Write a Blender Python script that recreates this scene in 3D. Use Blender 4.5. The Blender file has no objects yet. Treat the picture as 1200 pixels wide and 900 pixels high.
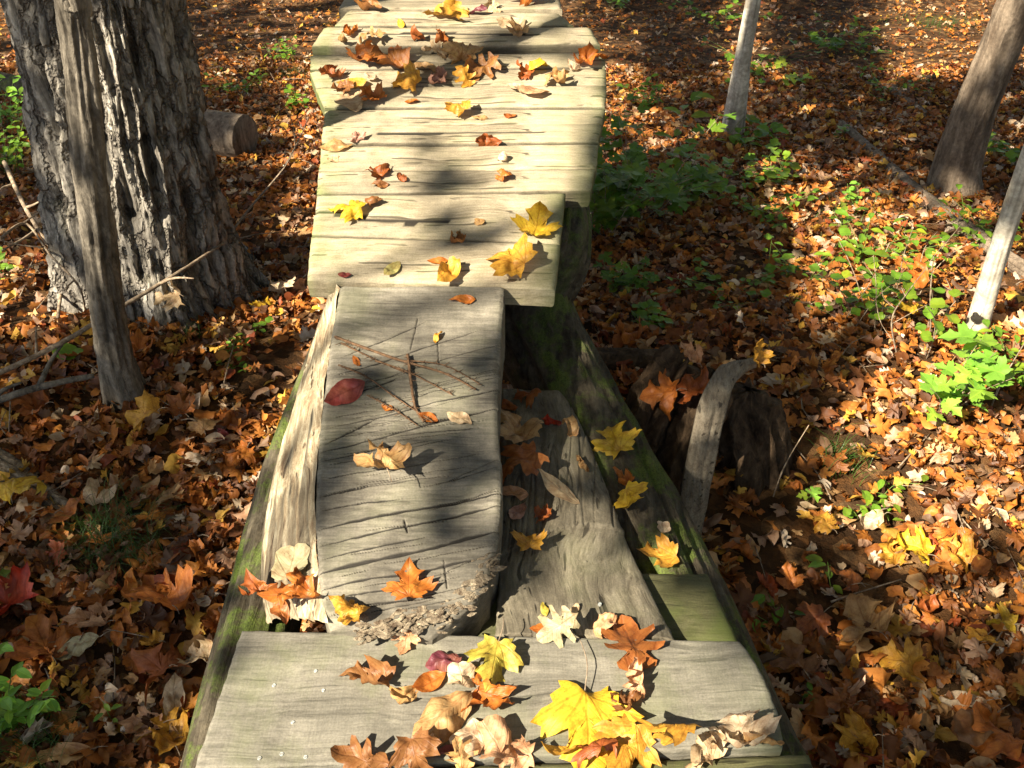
import bpy, math, random
import numpy as np
from mathutils import Vector, noise, Matrix
from mathutils.bvhtree import BVHTree
random.seed(7); rng = np.random.default_rng(7)
R = math.radians
S = bpy.context.scene; COL = S.collection

# ---------------------------------------------------------------- camera, sky, sun, exposure
CH = 1.6; PITCH = 40.0; FPX = 1166.7
cam = bpy.data.cameras.new('camera'); camo = bpy.data.objects.new('camera', cam); COL.objects.link(camo)
camo.location = (0, 0, CH); camo.rotation_euler = (R(90 - PITCH), 0, 0)
cam.lens = 35; cam.sensor_width = 36; cam.clip_end = 500; cam.clip_start = 0.02
S.camera = camo
SUN_AZ, SUN_EL = 38.0, 42.0            # light travels towards +X, a little towards +Y
LD = Vector((math.cos(R(SUN_EL))*math.cos(R(SUN_AZ)), math.cos(R(SUN_EL))*math.sin(R(SUN_AZ)), -math.sin(R(SUN_EL))))
w = bpy.data.worlds.new('World'); S.world = w; w.use_nodes = True
wn = w.node_tree; sky = wn.nodes.new('ShaderNodeTexSky'); sky.sky_type = 'NISHITA'; sky.sun_disc = False
sky.sun_elevation = R(SUN_EL); sky.sun_rotation = math.atan2(-LD.x, -LD.y)
bg = wn.nodes['Background']; wn.links.new(sky.outputs[0], bg.inputs[0]); bg.inputs[1].default_value = 0.05
sl = bpy.data.lights.new('sun', 'SUN'); sl.energy = 5.0; sl.angle = R(0.5); sl.color = (1.0, 0.89, 0.71)
so = bpy.data.objects.new('sun', sl); COL.objects.link(so); so.rotation_euler = LD.to_track_quat('-Z', 'Y').to_euler()
so.location = (-8, -5, 9)
S.view_settings.view_transform = 'Standard'; S.view_settings.look = 'None'
S.view_settings.exposure = 1.88; S.view_settings.gamma = 1.0

# ---------------------------------------------------------------- calibration helpers (photo pixels 1200x900)
cp, sp = math.cos(R(PITCH)), math.sin(R(PITCH))
def ray(px, py):
    u = (px - 600)/FPX; v = (py - 450)/FPX
    return Vector((u, cp - v*sp, -sp - v*cp))
def at_z(px, py, z):
    d = ray(px, py); return Vector((0, 0, CH)) + d*((z - CH)/d.z)
def at_y(px, py, y):
    d = ray(px, py); return Vector((0, 0, CH)) + d*(y/d.y)
def pix(p):
    dep = p.y*cp + (CH - p.z)*sp
    if dep < .05: return None
    up = p.y*sp - (CH - p.z)*cp
    return 600 + FPX*p.x/dep, 450 - FPX*up/dep, dep
def deck_z(y): return 0.205 + 0.2126*(y - 1.98)
def at_plane(px, py, y0, z0, s):         # plane z = z0 + s (y-y0)
    d = ray(px, py); t = (z0 - s*y0 - CH)/(d.z - s*d.y); return Vector((0, 0, CH)) + d*t
def on_deck(px, py, dz=0): return at_plane(px, py, 1.98, .205 + dz, .2126)
def sstep(a, b, x):
    t = min(1, max(0, (x - a)/(b - a))); return t*t*(3 - 2*t)
def nz(x, y=0, z=0): return noise.noise(Vector((x, y, z)))
def fbm(x, y, z=0, o=4): return noise.fractal(Vector((x, y, z)), 1.0, 2.0, o)

def gz(x, y):
    z = -0.43
    if y > 2.2: z -= 0.17*(min(y, 9) - 2.2)*sstep(2.2, 3.4, y)
    z -= .06*math.exp(-((x - .9)**2 + (y - 1.9)**2)/.35)
    z += .035*nz(x*1.3, y*1.3, 3.1) + .012*nz(x*5, y*5, 1.1)
    if x < -.7: z += .05*sstep(.7, 2.2, -x)
    return z
def on_ground(px, py, dz=0):
    d = ray(px, py); o = Vector((0, 0, CH)); t = 1.5
    for i in range(400):
        p = o + d*t
        if p.z < gz(p.x, p.y) + dz: break
        t += .02
    return p

# ---------------------------------------------------------------- mesh helpers
SOLID_V, SOLID_F = [], []
def prop(o, label=None, cat=None, group=None, kind=None):
    if label: o['label'] = label
    if cat: o['category'] = cat
    if group: o['group'] = group
    if kind: o['kind'] = kind
    return o
def empty(name, loc, label=None, cat=None, group=None):
    o = bpy.data.objects.new(name, None); COL.objects.link(o); o.location = loc; o.empty_display_size = .1
    return prop(o, label, cat, group)
def mesh_obj(name, V, F, mat, parent=None, loc=None, smooth=True, solid=False, attrs=None, label=None, cat=None, group=None, kind=None, uv=None):
    """V in world coordinates"""
    V = np.asarray([tuple(v) for v in V], dtype=float) if not isinstance(V, np.ndarray) else V
    if solid:
        b = len(SOLID_V); SOLID_V.extend([Vector(v) for v in V]); SOLID_F.extend([tuple(i + b for i in f) for f in F])
    if parent is not None: org = np.array(parent.matrix_world.translation) if False else np.array(worldloc(parent))
    else: org = np.array(loc if loc is not None else (0, 0, 0), dtype=float)
    own = org if parent is None else org
    me = bpy.data.meshes.new(name); me.from_pydata((V - own).tolist(), [], [tuple(map(int, f)) for f in F])
    if smooth: me.polygons.foreach_set('use_smooth', [True]*len(me.polygons) if smooth is True else [i < smooth for i in range(len(me.polygons))])
    if attrs:
        for k, a in attrs.items():
            a = np.asarray(a, dtype=np.float32)
            if a.ndim == 1:
                at = me.attributes.new(k, 'FLOAT', 'POINT'); at.data.foreach_set('value', a)
            else:
                at = me.attributes.new(k, 'FLOAT_COLOR', 'POINT'); at.data.foreach_set('color', np.hstack([a[:, :3], np.ones((len(a), 1))]).astype(np.float32).ravel())
    me.materials.append(mat); me.update()
    o = bpy.data.objects.new(name, me); COL.objects.link(o)
    if parent is not None: o.parent = parent
    else: o.location = own
    return prop(o, label, cat, group, kind)
def worldloc(o):
    l = Vector(o.location)
    while o.parent: o = o.parent; l = l + Vector(o.location)
    return l
def resample(P, ts):
    P = [Vector(p) for p in P]; L = [0]
    for a, b in zip(P, P[1:]): L.append(L[-1] + (b - a).length)
    out = []
    for t in ts:
        s = t*L[-1]; i = 0
        while i < len(P) - 2 and L[i+1] < s: i += 1
        f = (s - L[i])/max(1e-9, L[i+1] - L[i])
        # catmull-rom
        p0 = P[max(i-1, 0)]; p1 = P[i]; p2 = P[i+1]; p3 = P[min(i+2, len(P)-1)]
        q = .5*((2*p1) + (p2 - p0)*f + (2*p0 - 5*p1 + 4*p2 - p3)*f*f + (3*p1 - p0 - 3*p2 + p3)*f**3)
        out.append(q)
    return out
def lerp_list(vals, t):
    x = t*(len(vals) - 1); i = min(int(x), len(vals) - 2); return vals[i] + (vals[i+1] - vals[i])*(x - i)
def arcs(P):
    L = [0]
    for a, b in zip(P, P[1:]): L.append(L[-1] + (b - a).length)
    return [x/L[-1] for x in L]
def tube(P, rad, n=10, m=None, disp=None, caps=True, ts=None):
    """tube along path P; rad list; disp(theta, s(m), p)->extra radius (m)"""
    P = [Vector(p) for p in P]
    m = m or max(2, len(P)); ts = ts or [i/(m-1) for i in range(m)]
    arc = arcs(P) if len(rad) == len(P) else None
    C = resample(P, ts); m = len(ts)
    V = []; F = []; prev = None; s = 0
    for k in range(m):
        a = C[max(k-1, 0)]; b = C[min(k+1, m-1)]; T = (b - a).normalized()
        if prev is None:
            ref = Vector((0, 1, 0)) if abs(T.y) < .9 else Vector((1, 0, 0))
            U = (ref - T*ref.dot(T)).normalized()
        else: U = (prev - T*prev.dot(T)).normalized()
        prev = U; W = T.cross(U); r = float(np.interp(ts[k], arc, rad)) if arc else lerp_list(rad, ts[k])
        if k: s += (C[k] - C[k-1]).length
        for j in range(n):
            th = 2*math.pi*j/n; rr = r + (disp(th, s, r) if disp else 0)
            V.append(C[k] + (U*math.cos(th) + W*math.sin(th))*rr)
    for k in range(m-1):
        for j in range(n):
            F.append((k*n + j, k*n + (j+1) % n, (k+1)*n + (j+1) % n, (k+1)*n + j))
    if caps:
        V.append(C[0]); V.append(C[-1]); a = len(V) - 2
        for j in range(n):
            F.append((a, (j+1) % n, j)); F.append((a+1, (m-1)*n + j, (m-1)*n + (j+1) % n))
    return V, F
def joinm(parts):
    V = []; F = []
    for v, f in parts:
        b = len(V); V.extend(v); F.extend([tuple(i + b for i in q) for q in f])
    return V, F
def gridslab(left, right, thick, nx, ny, disp=None, edge=.003, jit=.0015, seed=0, attrfn=None):
    """a thick sheet between two edge polylines (front -> back); disp(x,y,u,v)->dz ; returns V,F,crack"""
    Lp = resample(left, [j/(ny-1) for j in range(ny)]); Rp = resample(right, [j/(ny-1) for j in range(ny)])
    V = []; F = []; A = []
    for j in range(ny):
        for i in range(nx):
            u = i/(nx-1); v = j/(ny-1); p = Lp[j].lerp(Rp[j], u).copy()
            if i in (0, nx-1): p.x += jit*2*nz(p.y*40, seed, 2)
            if j in (0, ny-1): p.y += jit*2*nz(p.x*30, seed, 5)
            dz, a = disp(p.x, p.y, u, v) if disp else (0, 0)
            p.z += dz
            if i in (0, nx-1) or j in (0, ny-1): p.z -= edge
            V.append(p); A.append(a)
    n = nx*ny
    for j in range(ny-1):
        for i in range(nx-1):
            a = j*nx + i; F.append((a, a+1, a+nx+1, a+nx))
    rim = [i for i in range(nx)] + [j*nx + nx-1 for j in range(1, ny)] + [(ny-1)*nx + i for i in range(nx-2, -1, -1)] + [j*nx for j in range(ny-2, 0, -1)]
    prevr = rim
    for k, (dd, inn) in enumerate(((.15, -.001), (.85, 0), (1, .004))):
        cur = []
        cen = sum((V[i] for i in rim), Vector())/len(rim)
        for i in rim:
            p = V[i].copy(); p.z -= thick*dd
            q = (p - cen); q.z = 0
            if q.length > 0: p -= q.normalized()*inn
            V.append(p); A.append(.25); cur.append(len(V) - 1)
        for t in range(len(rim)):
            s2 = (t+1) % len(rim); F.append((prevr[s2], prevr[t], cur[t], cur[s2]))
        prevr = cur
    F.append(tuple(reversed(prevr)))
    F = [tuple(f) for f in F]
    return V, F, A

# ---------------------------------------------------------------- materials
class NT:
    def __init__(s, name):
        s.m = bpy.data.materials.new(name); s.m.use_nodes = True; s.t = s.m.node_tree; s.t.nodes.clear()
        s.out = s.n('ShaderNodeOutputMaterial')
    def n(s, t, **k):
        x = s.t.nodes.new(t)
        for a, b in k.items():
            if a.startswith('_'): setattr(x, a[1:], b)
            else:
                key = int(a[1:]) if a[0] == 'i' and a[1:].isdigit() else a.replace('_', ' ')
                if isinstance(b, bpy.types.NodeSocket): s.t.links.new(b, x.inputs[key])
                else: x.inputs[key].default_value = b
        return x
    def l(s, a, b): s.t.links.new(a, b)
    def noise(s, vec, scale, detail=4, rough=.55, dist=0, col=False):
        x = s.n('ShaderNodeTexNoise', Vector=vec, Scale=scale, Detail=detail, Roughness=rough, Distortion=dist)
        return x.outputs['Color' if col else 'Fac']
    def ramp(s, f, stops, interp='LINEAR'):
        x = s.n('ShaderNodeValToRGB', i0=f); r = x.color_ramp; r.interpolation = interp
        while len(r.elements) < len(stops): r.elements.new(.5)
        for e, (p, c) in zip(r.elements, stops):
            e.position = p; e.color = (c, c, c, 1) if not isinstance(c, tuple) else (*c, 1)
        return x.outputs[0]
    def mix(s, f, a, b, mode='MIX'):
        x = s.n('ShaderNodeMix'); x.data_type = 'RGBA'; x.blend_type = mode
        for i, val in ((0, f), (6, a), (7, b)):
            if isinstance(val, bpy.types.NodeSocket): s.l(val, x.inputs[i])
            elif i: x.inputs[i].default_value = (*val, 1)
            else: x.inputs[i].default_value = val
        return x.outputs[2]
    def math(s, op, a, b=0.0, c=None):
        x = s.n('ShaderNodeMath', i0=a, i1=b); x.operation = op
        if c is not None: x.inputs[2].default_value = c
        return x.outputs[0]
    def obj(s, scale=(1, 1, 1), rot=(0, 0, 0)):
        tc = s.n('ShaderNodeTexCoord'); return s.n('ShaderNodeMapping', Vector=tc.outputs['Object'], Scale=scale, Rotation=rot).outputs[0]
    def attr(s, name, o='Fac'): return s.n('ShaderNodeAttribute', _attribute_name=name).outputs[o]
    def bump(s, h, strength=.5, dist=.005, nrm=None):
        x = s.n('ShaderNodeBump', Strength=strength, Distance=dist, Height=h)
        if nrm is not None: s.l(nrm, x.inputs['Normal'])
        return x.outputs[0]
    def principled(s, col, rough=.8, nrm=None, spec=.3):
        b = s.n('ShaderNodeBsdfPrincipled', Base_Color=col if isinstance(col, bpy.types.NodeSocket) else (*col, 1), Roughness=rough)
        b.inputs['Specular IOR Level'].default_value = spec
        if nrm is not None: s.l(nrm, b.inputs['Normal'])
        return b.outputs[0]
    def done(s, sh): s.l(sh, s.out.inputs[0]); return s.m

def wood(name, dark, mid, light, axis='x', green=0.0, greencol=(.17, .22, .05), grain=1.0, sawn=.0, bump=.5, stain=.5, lines=.8, warp=5):
    t = NT(name)
    sc = {'x': (3, 42, 42), 'y': (42, 3, 42)}[axis]
    v = t.obj(tuple(a*grain for a in sc)); o = t.obj()
    # warp so that the grain wanders round knots
    wn_ = t.noise(o, 3.5, 2, .5, 0, True)
    v2 = t.n('ShaderNodeVectorMath', i0=v, i1=t.n('ShaderNodeVectorMath', i0=wn_, i1=(warp, warp, warp), _operation='MULTIPLY').outputs[0], _operation='ADD').outputs[0]
    g1 = t.noise(v2, 1.0, 6, .65); g2 = t.noise(v2, 4.0, 4, .7)
    big = t.noise(o, 7, 5, .6); fine = t.noise(o, 260, 3, .6)
    g = t.math('ADD', t.math('MULTIPLY', g1, .7), t.math('MULTIPLY', g2, .3))
    c = t.ramp(g, [(.32, dark), (.47, mid), (.66, light)])
    c = t.mix(t.ramp(big, [(.35, stain), (.58, 0.0)]), c, tuple(a*.45 for a in mid))
    c = t.mix(.35, c, t.ramp(fine, [(.3, .25), (.7, .75)]), 'OVERLAY')
    line = t.ramp(t.noise(v2, 1.6, 2, .4), [(.30, 1.0), (.345, 0.0)])
    c = t.mix(t.math('MULTIPLY', line, lines), c, tuple(a*.3 for a in dark))
    if green:
        gm = t.ramp(t.noise(o, 5.5, 5, .65), [(.48, 0.0), (.66, green)])
        c = t.mix(gm, c, greencol)
    rnd = t.n('ShaderNodeObjectInfo').outputs['Random']
    c = t.mix(t.math('MULTIPLY', rnd, .5), c, t.mix(1.0, c, (.72, .72, .75), 'MULTIPLY'))
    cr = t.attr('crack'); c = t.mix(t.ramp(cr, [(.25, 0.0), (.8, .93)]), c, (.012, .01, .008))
    gr = t.attr('moss'); c = t.mix(gr, c, (.10, .16, .025))
    h = t.math('ADD', t.math('MULTIPLY', g, 1.0), t.math('MULTIPLY', line, -.6*lines))
    if sawn:
        sv = t.obj((1, .06, 1) if axis == 'x' else (.06, 1, 1), (0, 0, .08))
        saw = t.noise(sv, 170, 2, .5); h = t.math('ADD', h, t.math('MULTIPLY', saw, sawn))
        c = t.mix(t.ramp(saw, [(.38, .35*sawn), (.5, 0.0)]), c, dark)
    h = t.math('ADD', h, t.math('MULTIPLY', fine, .15))
    return t.done(t.principled(c, .78, t.bump(h, bump, .004), .25))

def bark(name, dark, light, scale=(18, 18, 3), moss=0.0, bump=.9, dist=.012, pale=None, plates=None):
    t = NT(name); o = t.obj(); v = t.obj(scale)
    a = t.noise(v, 1, 7, .68, .6); b = t.noise(o, 60, 5, .65)
    c = t.ramp(a, [(.33, dark), (.5, tuple((x+y)*.45 for x, y in zip(dark, light))), (.68, light)])
    if plates:
        wv = t.n('ShaderNodeVectorMath', i0=t.obj(plates), i1=t.n('ShaderNodeVectorMath', i0=t.noise(o, 14, 3, .6, 0, True), i1=(1.4, 1.4, 1.4), _operation='MULTIPLY').outputs[0], _operation='ADD').outputs[0]
        vo = t.n('ShaderNodeTexVoronoi', Vector=wv, Scale=1.0, _feature='DISTANCE_TO_EDGE'); pe = t.ramp(vo.outputs['Distance'], [(.0, .25), (.11, 1.0)])
        c = t.mix(pe, tuple(x*1.3 for x in dark), c)
    c = t.mix(t.attr('groove'), c, tuple(x*.4 for x in dark))
    c = t.mix(.5, c, t.ramp(b, [(.3, .2), (.7, .8)]), 'OVERLAY')
    if pale: c = t.mix(t.ramp(t.noise(o, 6, 4, .6), [(.5, 0.0), (.62, .75)]), c, pale)
    if moss:
        geo = t.n('ShaderNodeNewGeometry'); sx = t.n('ShaderNodeSeparateXYZ', i0=geo.outputs['Normal'])
        up = t.ramp(sx.outputs[2], [(.1, 0.0), (.8, 1.0)])
        mm = t.math('MULTIPLY', t.math('MULTIPLY', up, t.ramp(t.noise(o, 9, 5, .7), [(.47, 0.0), (.58, 1.0)])), moss)
        mc = t.ramp(t.noise(o, 220, 3, .6), [(.3, (.04, .07, .008)), (.7, (.16, .24, .03))])
        c = t.mix(mm, c, mc)
    h = t.math('ADD', a, t.math('MULTIPLY', b, .35))
    if plates: h = t.math('ADD', h, t.math('MULTIPLY', pe, 1.2))
    return t.done(t.principled(c, .88, t.bump(h, bump, dist), .15))

def leafmat(name, hero):
    t = NT(name); c = t.attr('Col', 'Color'); o = t.obj()
    nn = t.noise(o, 55 if hero else 40, 4, .65)
    c = t.mix(t.ramp(nn, [(.36, .65), (.56, 0.0)]), c, t.mix(1.0, c, (.52, .36, .26), 'MULTIPLY'))
    c = t.mix(t.ramp(t.noise(o, 350, 2, .5), [(.62, 0.0), (.75, .6)]), c, (.10, .04, .015)) if hero else c
    nrm = None
    if hero:
        tu = t.n('ShaderNodeTexCoord').outputs['UV']; sx = t.n('ShaderNodeSeparateXYZ', i0=tu)
        X = t.math('ABSOLUTE', sx.outputs[0]); Y = sx.outputs[1]; tot = None
        for ang in (0, 32, 62):
            a = R(ang); d = t.math('ABSOLUTE', t.math('SUBTRACT', t.math('MULTIPLY', X, math.cos(a)), t.math('MULTIPLY', Y, math.sin(a))))
            k = t.ramp(d, [(.006, 1.0), (.02, 0.0)]); tot = k if tot is None else t.math('MAXIMUM', tot, k)
        # side veins
        q = t.math('SUBTRACT', Y, t.math('MULTIPLY', X, .9)); fr = t.math('FRACT', t.math('MULTIPLY', q, 9.0))
        k = t.ramp(t.math('ABSOLUTE', t.math('SUBTRACT', fr, .5)), [(.05, .45), (.12, 0.0)]); tot = t.math('MAXIMUM', tot, k)
        c = t.mix(t.math('MULTIPLY', tot, .45), c, t.mix(1.0, c, (.55, .38, .3), 'MULTIPLY'))
        nrm = t.bump(t.math('ADD', t.math('MULTIPLY', tot, -.6), nn), .5, .002)
    p = t.principled(c, .5 if hero else .55, nrm, .4)
    tr = t.n('ShaderNodeBsdfTranslucent', Color=c).outputs[0]
    return t.done(t.n('ShaderNodeMixShader', i0=.28, i1=p, i2=tr).outputs[0])

M = {}
M['deck'] = wood('deck_wood', (.16, .13, .085), (.32, .27, .18), (.44, .375, .265), 'x', .22, (.18, .19, .06), bump=.6, stain=.6, lines=.8, warp=2.5)
M['plank'] = wood('weathered_plank', (.085, .078, .06), (.17, .157, .124), (.26, .24, .19), 'x', .35, (.15, .17, .07), sawn=.35, bump=.45, stain=.5, lines=.35, warp=2.2)
M['slab'] = wood('weathered_slab', (.055, .048, .038), (.15, .135, .105), (.25, .225, .175), 'x', .25, (.14, .15, .07), sawn=.3, bump=.4, stain=.75, lines=.1, warp=1.2)
M['slab2'] = wood('weathered_slab_long_grain', (.055, .045, .03), (.145, .125, .088), (.25, .22, .16), 'y', .2, (.14, .16, .07), bump=.7, stain=.85)
M['greenwood'] = wood('green_treated_wood', (.045, .043, .02), (.09, .088, .038), (.14, .135, .065), 'x', .7, (.075, .10, .02), bump=.7, stain=.7, warp=2)
M['flank'] = wood('stripped_log_side', (.13, .075, .04), (.30, .235, .145), (.58, .52, .37), 'y', 0, grain=1.3, bump=1.3, stain=.75)
M['ragged'] = bark('ragged_wood_edge', (.07, .045, .028), (.36, .30, .21), (60, 60, 60))
M['log'] = bark('mossy_log_bark', (.028, .022, .015), (.13, .11, .075), (34, 5, 34), moss=.55, dist=.016)
M['strip'] = wood('grey_split_wood', (.07, .055, .038), (.17, .14, .10), (.27, .235, .17), 'y', 0, bump=1.0, warp=1.5)
M['bigbark'] = bark('furrowed_bark', (.06, .05, .04), (.50, .46, .39), (30, 30, 6), moss=.1, dist=.015, plates=(17, 17, 3.2))
M['sapbark'] = bark('sapling_bark', (.05, .042, .032), (.24, .21, .165), (30, 30, 9), dist=.010)
M['palebark'] = bark('pale_smooth_bark', (.30, .26, .20), (.68, .63, .52), (10, 10, 16), bump=.4, dist=.004)
M['midbark'] = bark('brown_grey_bark', (.09, .065, .045), (.28, .22, .16), (30, 30, 6), dist=.012)
M['rot'] = bark('dark_rotten_wood', (.02, .013, .008), (.13, .085, .05), (30, 30, 9), dist=.02)
M['twig'] = bark('twig_bark', (.12, .08, .05), (.34, .27, .19), (60, 60, 60), bump=.3, dist=.002)
M['browntwig'] = bark('brown_twig', (.05, .028, .016), (.17, .10, .055), (80, 80, 80), bump=.3, dist=.002)
M['leaf'] = leafmat('dry_leaf', True)
M['litter'] = leafmat('leaf_litter', False)
def greenmat():
    t = NT('green_leaf'); c = t.attr('Col', 'Color'); o = t.obj()
    c = t.mix(t.ramp(t.noise(o, 30, 3, .6), [(.35, .5), (.6, 0.0)]), c, t.mix(1.0, c, (.6, .7, .5), 'MULTIPLY'))
    tu = t.n('ShaderNodeTexCoord').outputs['UV']; sx = t.n('ShaderNodeSeparateXYZ', i0=tu)
    X = t.math('ABSOLUTE', sx.outputs[0]); k = t.ramp(X, [(.01, .5), (.03, 0.0)])
    c = t.mix(k, c, t.mix(1.0, c, (1.6, 1.4, 1.3), 'MULTIPLY'))
    p = t.principled(c, .45, None, .4); tr = t.n('ShaderNodeBsdfTranslucent', Color=t.mix(1.0, c, (1.3, 1.4, .6), 'MULTIPLY')).outputs[0]
    return t.done(t.n('ShaderNodeMixShader', i0=.35, i1=p, i2=tr).outputs[0])
M['green'] = greenmat()
def groundmat():
    t = NT('leaf_mould'); o = t.obj()
    vo = t.n('ShaderNodeTexVoronoi', Vector=o, Scale=22.0, Randomness=1.0); sx = t.n('ShaderNodeSeparateXYZ', i0=vo.outputs['Color'])
    c = t.ramp(sx.outputs[0], [(0, (.035, .018, .008)), (.4, (.10, .045, .015)), (.7, (.2, .09, .03)), (1, (.28, .16, .07))])
    c = t.mix(t.ramp(t.noise(o, 18, 5, .7), [(.4, .8), (.6, .2)]), c, (.035, .022, .012))
    return t.done(t.principled(c, .9, t.bump(t.noise(o, 40, 6, .7), 1, .02), .1))
M['ground'] = groundmat()
def nailmat():
    t = NT('nail_metal'); return t.done(t.principled(t.ramp(t.noise(t.obj(), 300, 3), [(.4, (.16, .15, .13)), (.6, (.34, .37, .36))]), .45, None, .6))
M['nail'] = nailmat()

# ---------------------------------------------------------------- ground
xs = np.concatenate([np.linspace(-40, -4.2, 14), np.linspace(-4, 6, 140), np.linspace(6.3, 40, 14)])
ys = np.concatenate([np.linspace(-30, -.8, 10), np.linspace(-.6, 9.5, 140), np.linspace(10, 60, 16)])
V = [(x, y, gz(x, y)) for y in ys for x in xs]; nxg = len(xs)
F = [(j*nxg+i, j*nxg+i+1, (j+1)*nxg+i+1, (j+1)*nxg+i) for j in range(len(ys)-1) for i in range(nxg-1)]
mesh_obj('ground', V, F, M['ground'], solid=True, kind='structure')

# ---------------------------------------------------------------- deck boards
def board(name, FL, FR, BL, BR, thick, mat, label, cat='plank', group=None, seed=0, warp=.003, cracks=(), nx=60, ny=14, moss=None, loc=None, grime=False):
    def disp(x, y, u, v):
        dz = warp*nz(x*3, y*3, seed) + .0012*nz(x*20, y*60, seed+3); a = 0
        for (c0, c1, d) in cracks:
            if c0 <= u <= c1:
                vv = .5 + .28*nz(seed*7.7 + d, u*1.5, 0)
                if abs(v - vv) < .05: dz -= .003; a = max(a, .9)
        return dz, a
    Lf = [FL, FL.lerp(BL, .5), BL]; Rf = [FR, FR.lerp(BR, .5), BR]
    V, F, A = gridslab(Lf, Rf, thick, nx, ny, disp, edge=.005, seed=seed)
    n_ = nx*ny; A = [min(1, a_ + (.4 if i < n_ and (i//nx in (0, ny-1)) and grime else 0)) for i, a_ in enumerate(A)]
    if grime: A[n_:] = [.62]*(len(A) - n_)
    m = [0.0]*len(V)
    if moss: m = [moss(v) for v in V]
    c = (FL + FR + BL + BR)/4
    return mesh_obj(name, V, F, mat, loc=c, solid=True, smooth=(nx-1)*(ny-1), attrs={'crack': A, 'moss': m}, label=label, cat=cat, group=group)

rows = [((360, 327), (650, 338)), ((365, 273), (656, 283)), ((373, 223), (662, 219)), ((373, 192), (697, 190)), ((376, 162), (701, 160)),
        ((378, 140), (705, 138)), ((380, 120), (709, 119)), ((370, 96), (711, 93)), ((363, 75), (710, 73)), ((364, 56), (708, 55)), ((380, 29), (692, 30)), ((408, 8), (655, 11))]
lefts = {2: (370, 220), 9: (365, 52), 10: (391, 27)}; rights = {2: (692, 216), 3: (699, 190), 9: (703, 50), 10: (672, 26)}
lab = ['pale nearest deck board, its front face showing above the big slab', 'second deck board from the near end, golden leaf on its left end',
       'wider deck board just beyond the dark gap, greyish with two rust leaves on its left', 'fourth deck board from the near end, soft grey shade across its middle', 'narrow bright deck board with a small shadow at its right end',
       'narrow deck board carrying one golden leaf in its middle', 'deck board in front of the long heap of leaves, beige leaf on its left', 'deck board lying under the thick of the leaf heap',
       'deck board with dark shaded left end just before the second dark gap', 'grey curved-grain board just beyond the second dark gap', 'board with the chipped left corner near the crest of the deck', ]
for i in range(len(rows) - 1):
    fl, fr = rows[i]; bl, br = rows[i+1]
    fl = lefts.get(i, fl); fr = rights.get(i, fr)
    a, b = on_deck(*fl), on_deck(*fr); c, d = on_deck(*bl), on_deck(*br)
    gap = .018 if i + 1 in (2, 9) else .010
    c.y -= gap; d.y -= gap
    dz = (0, -.003, -.014, -.018, -.013, -.018, -.012, -.016, -.012, -.002, -.006)[i]
    for p in (a, b, c, d): p.z += dz
    x0, x1 = a.x, b.x
    mossf = lambda v, x0=x0, x1=x1: max(0, .55*(1 - (v.x - x0)/.10))*(.5 + .8*nz(v.x*20, v.y*20, 4)) if v.x < x0 + .1 else max(0, .3*(1 - (x1 - v.x)/.06))
    board('deck_board', a, b, c, d, .05, M['deck'], lab[i], seed=i*3 + 1, cracks=((.0, .55, 1.),) if i == 1 else (((.2, .8, 2.),) if i in (4, 9) else ()), moss=mossf, grime=i > 0, group='boards of the raised deck')
# boards beyond the crest, running on level out of the picture
y0 = on_deck(600, 8).y; z0 = deck_z(y0) - .004
for k in range(3):
    a = Vector((-.56 + .01*k, y0 + .004 + k*.2, z0 - .03*k)); b = Vector((.16 - .01*k, y0 + .004 + k*.2, z0 - .03*k))
    board('deck_board', a, b, a + Vector((0, .194, -.025)), b + Vector((0, .194, -.025)), .05, M['deck'],
          ['farthest board in the photo, cut by its top edge at the crest of the deck', 'deck board on the far side of the crest, first one past the picture', 'deck board on the far side of the crest, second one past the picture'][k], seed=40+k, group='boards of the raised deck')

# near planks
nearplank = None
a, b, c, d = at_z(226, 901, 0), at_z(917, 876, 0), at_z(283, 738, 0), at_z(868, 751, 0)
def near_disp(x, y, u, v):
    dz = .003*nz(x*3, y*5, 9) + .0012*nz(x*30, y*12, 3); a_ = 0
    return dz, a_
Lf = [a, at_z(257, 815, 0), c]; Rf = [b, at_z(916, 862, 0), at_z(908, 825, 0), at_z(888, 780, 0), d]
V, F, A = gridslab(Lf, Rf, .05, 150, 44, near_disp, .003, seed=50)
near = mesh_obj('plank', V, F, M['plank'], loc=(a + b + c + d)/4, solid=True, smooth=149*43, attrs={'crack': A, 'moss': [max(0, .35*(v.x - .25))*(.6 + nz(v.x*15, v.y*15, 2)) for v in V]},
                label='wide weathered grey plank at the bottom of the photo, dotted with nail heads', cat='plank')
def nailhead(parent, x, y, z, r=.0042):
    V, F = tube([(x, y, z - .004), (x, y, z + .0002), (x, y, z + .0005)], [r, r, r*.8], 14, 3)
    mesh_obj('nail_head', V, F, M['nail'], parent=parent, smooth=False)
for q in [(370, 786), (321, 803), (379, 809), (343, 846), (304, 888), (330, 883), (358, 887)]:
    p = at_z(*q, 0); nailhead(near, p.x, p.y, near_disp(p.x, p.y, 0, 0)[0] + .0008)
board('plank', at_z(205, 1010, -.012), at_z(985, 1010, -.012), at_z(228, 908, -.012), at_z(948, 883, -.012), .05, M['greenwood'], 'green treated plank peeking out at the bottom edge of the photo, nearest of all', seed=61)
board('plank', at_z(560, 752, -.055), at_z(866, 752, -.055), at_z(560, 671, -.055), at_z(829, 671, -.055), .05, M['greenwood'], 'mossy green treated board between the big yellow leaf and the near grey plank', seed=63)

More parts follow.
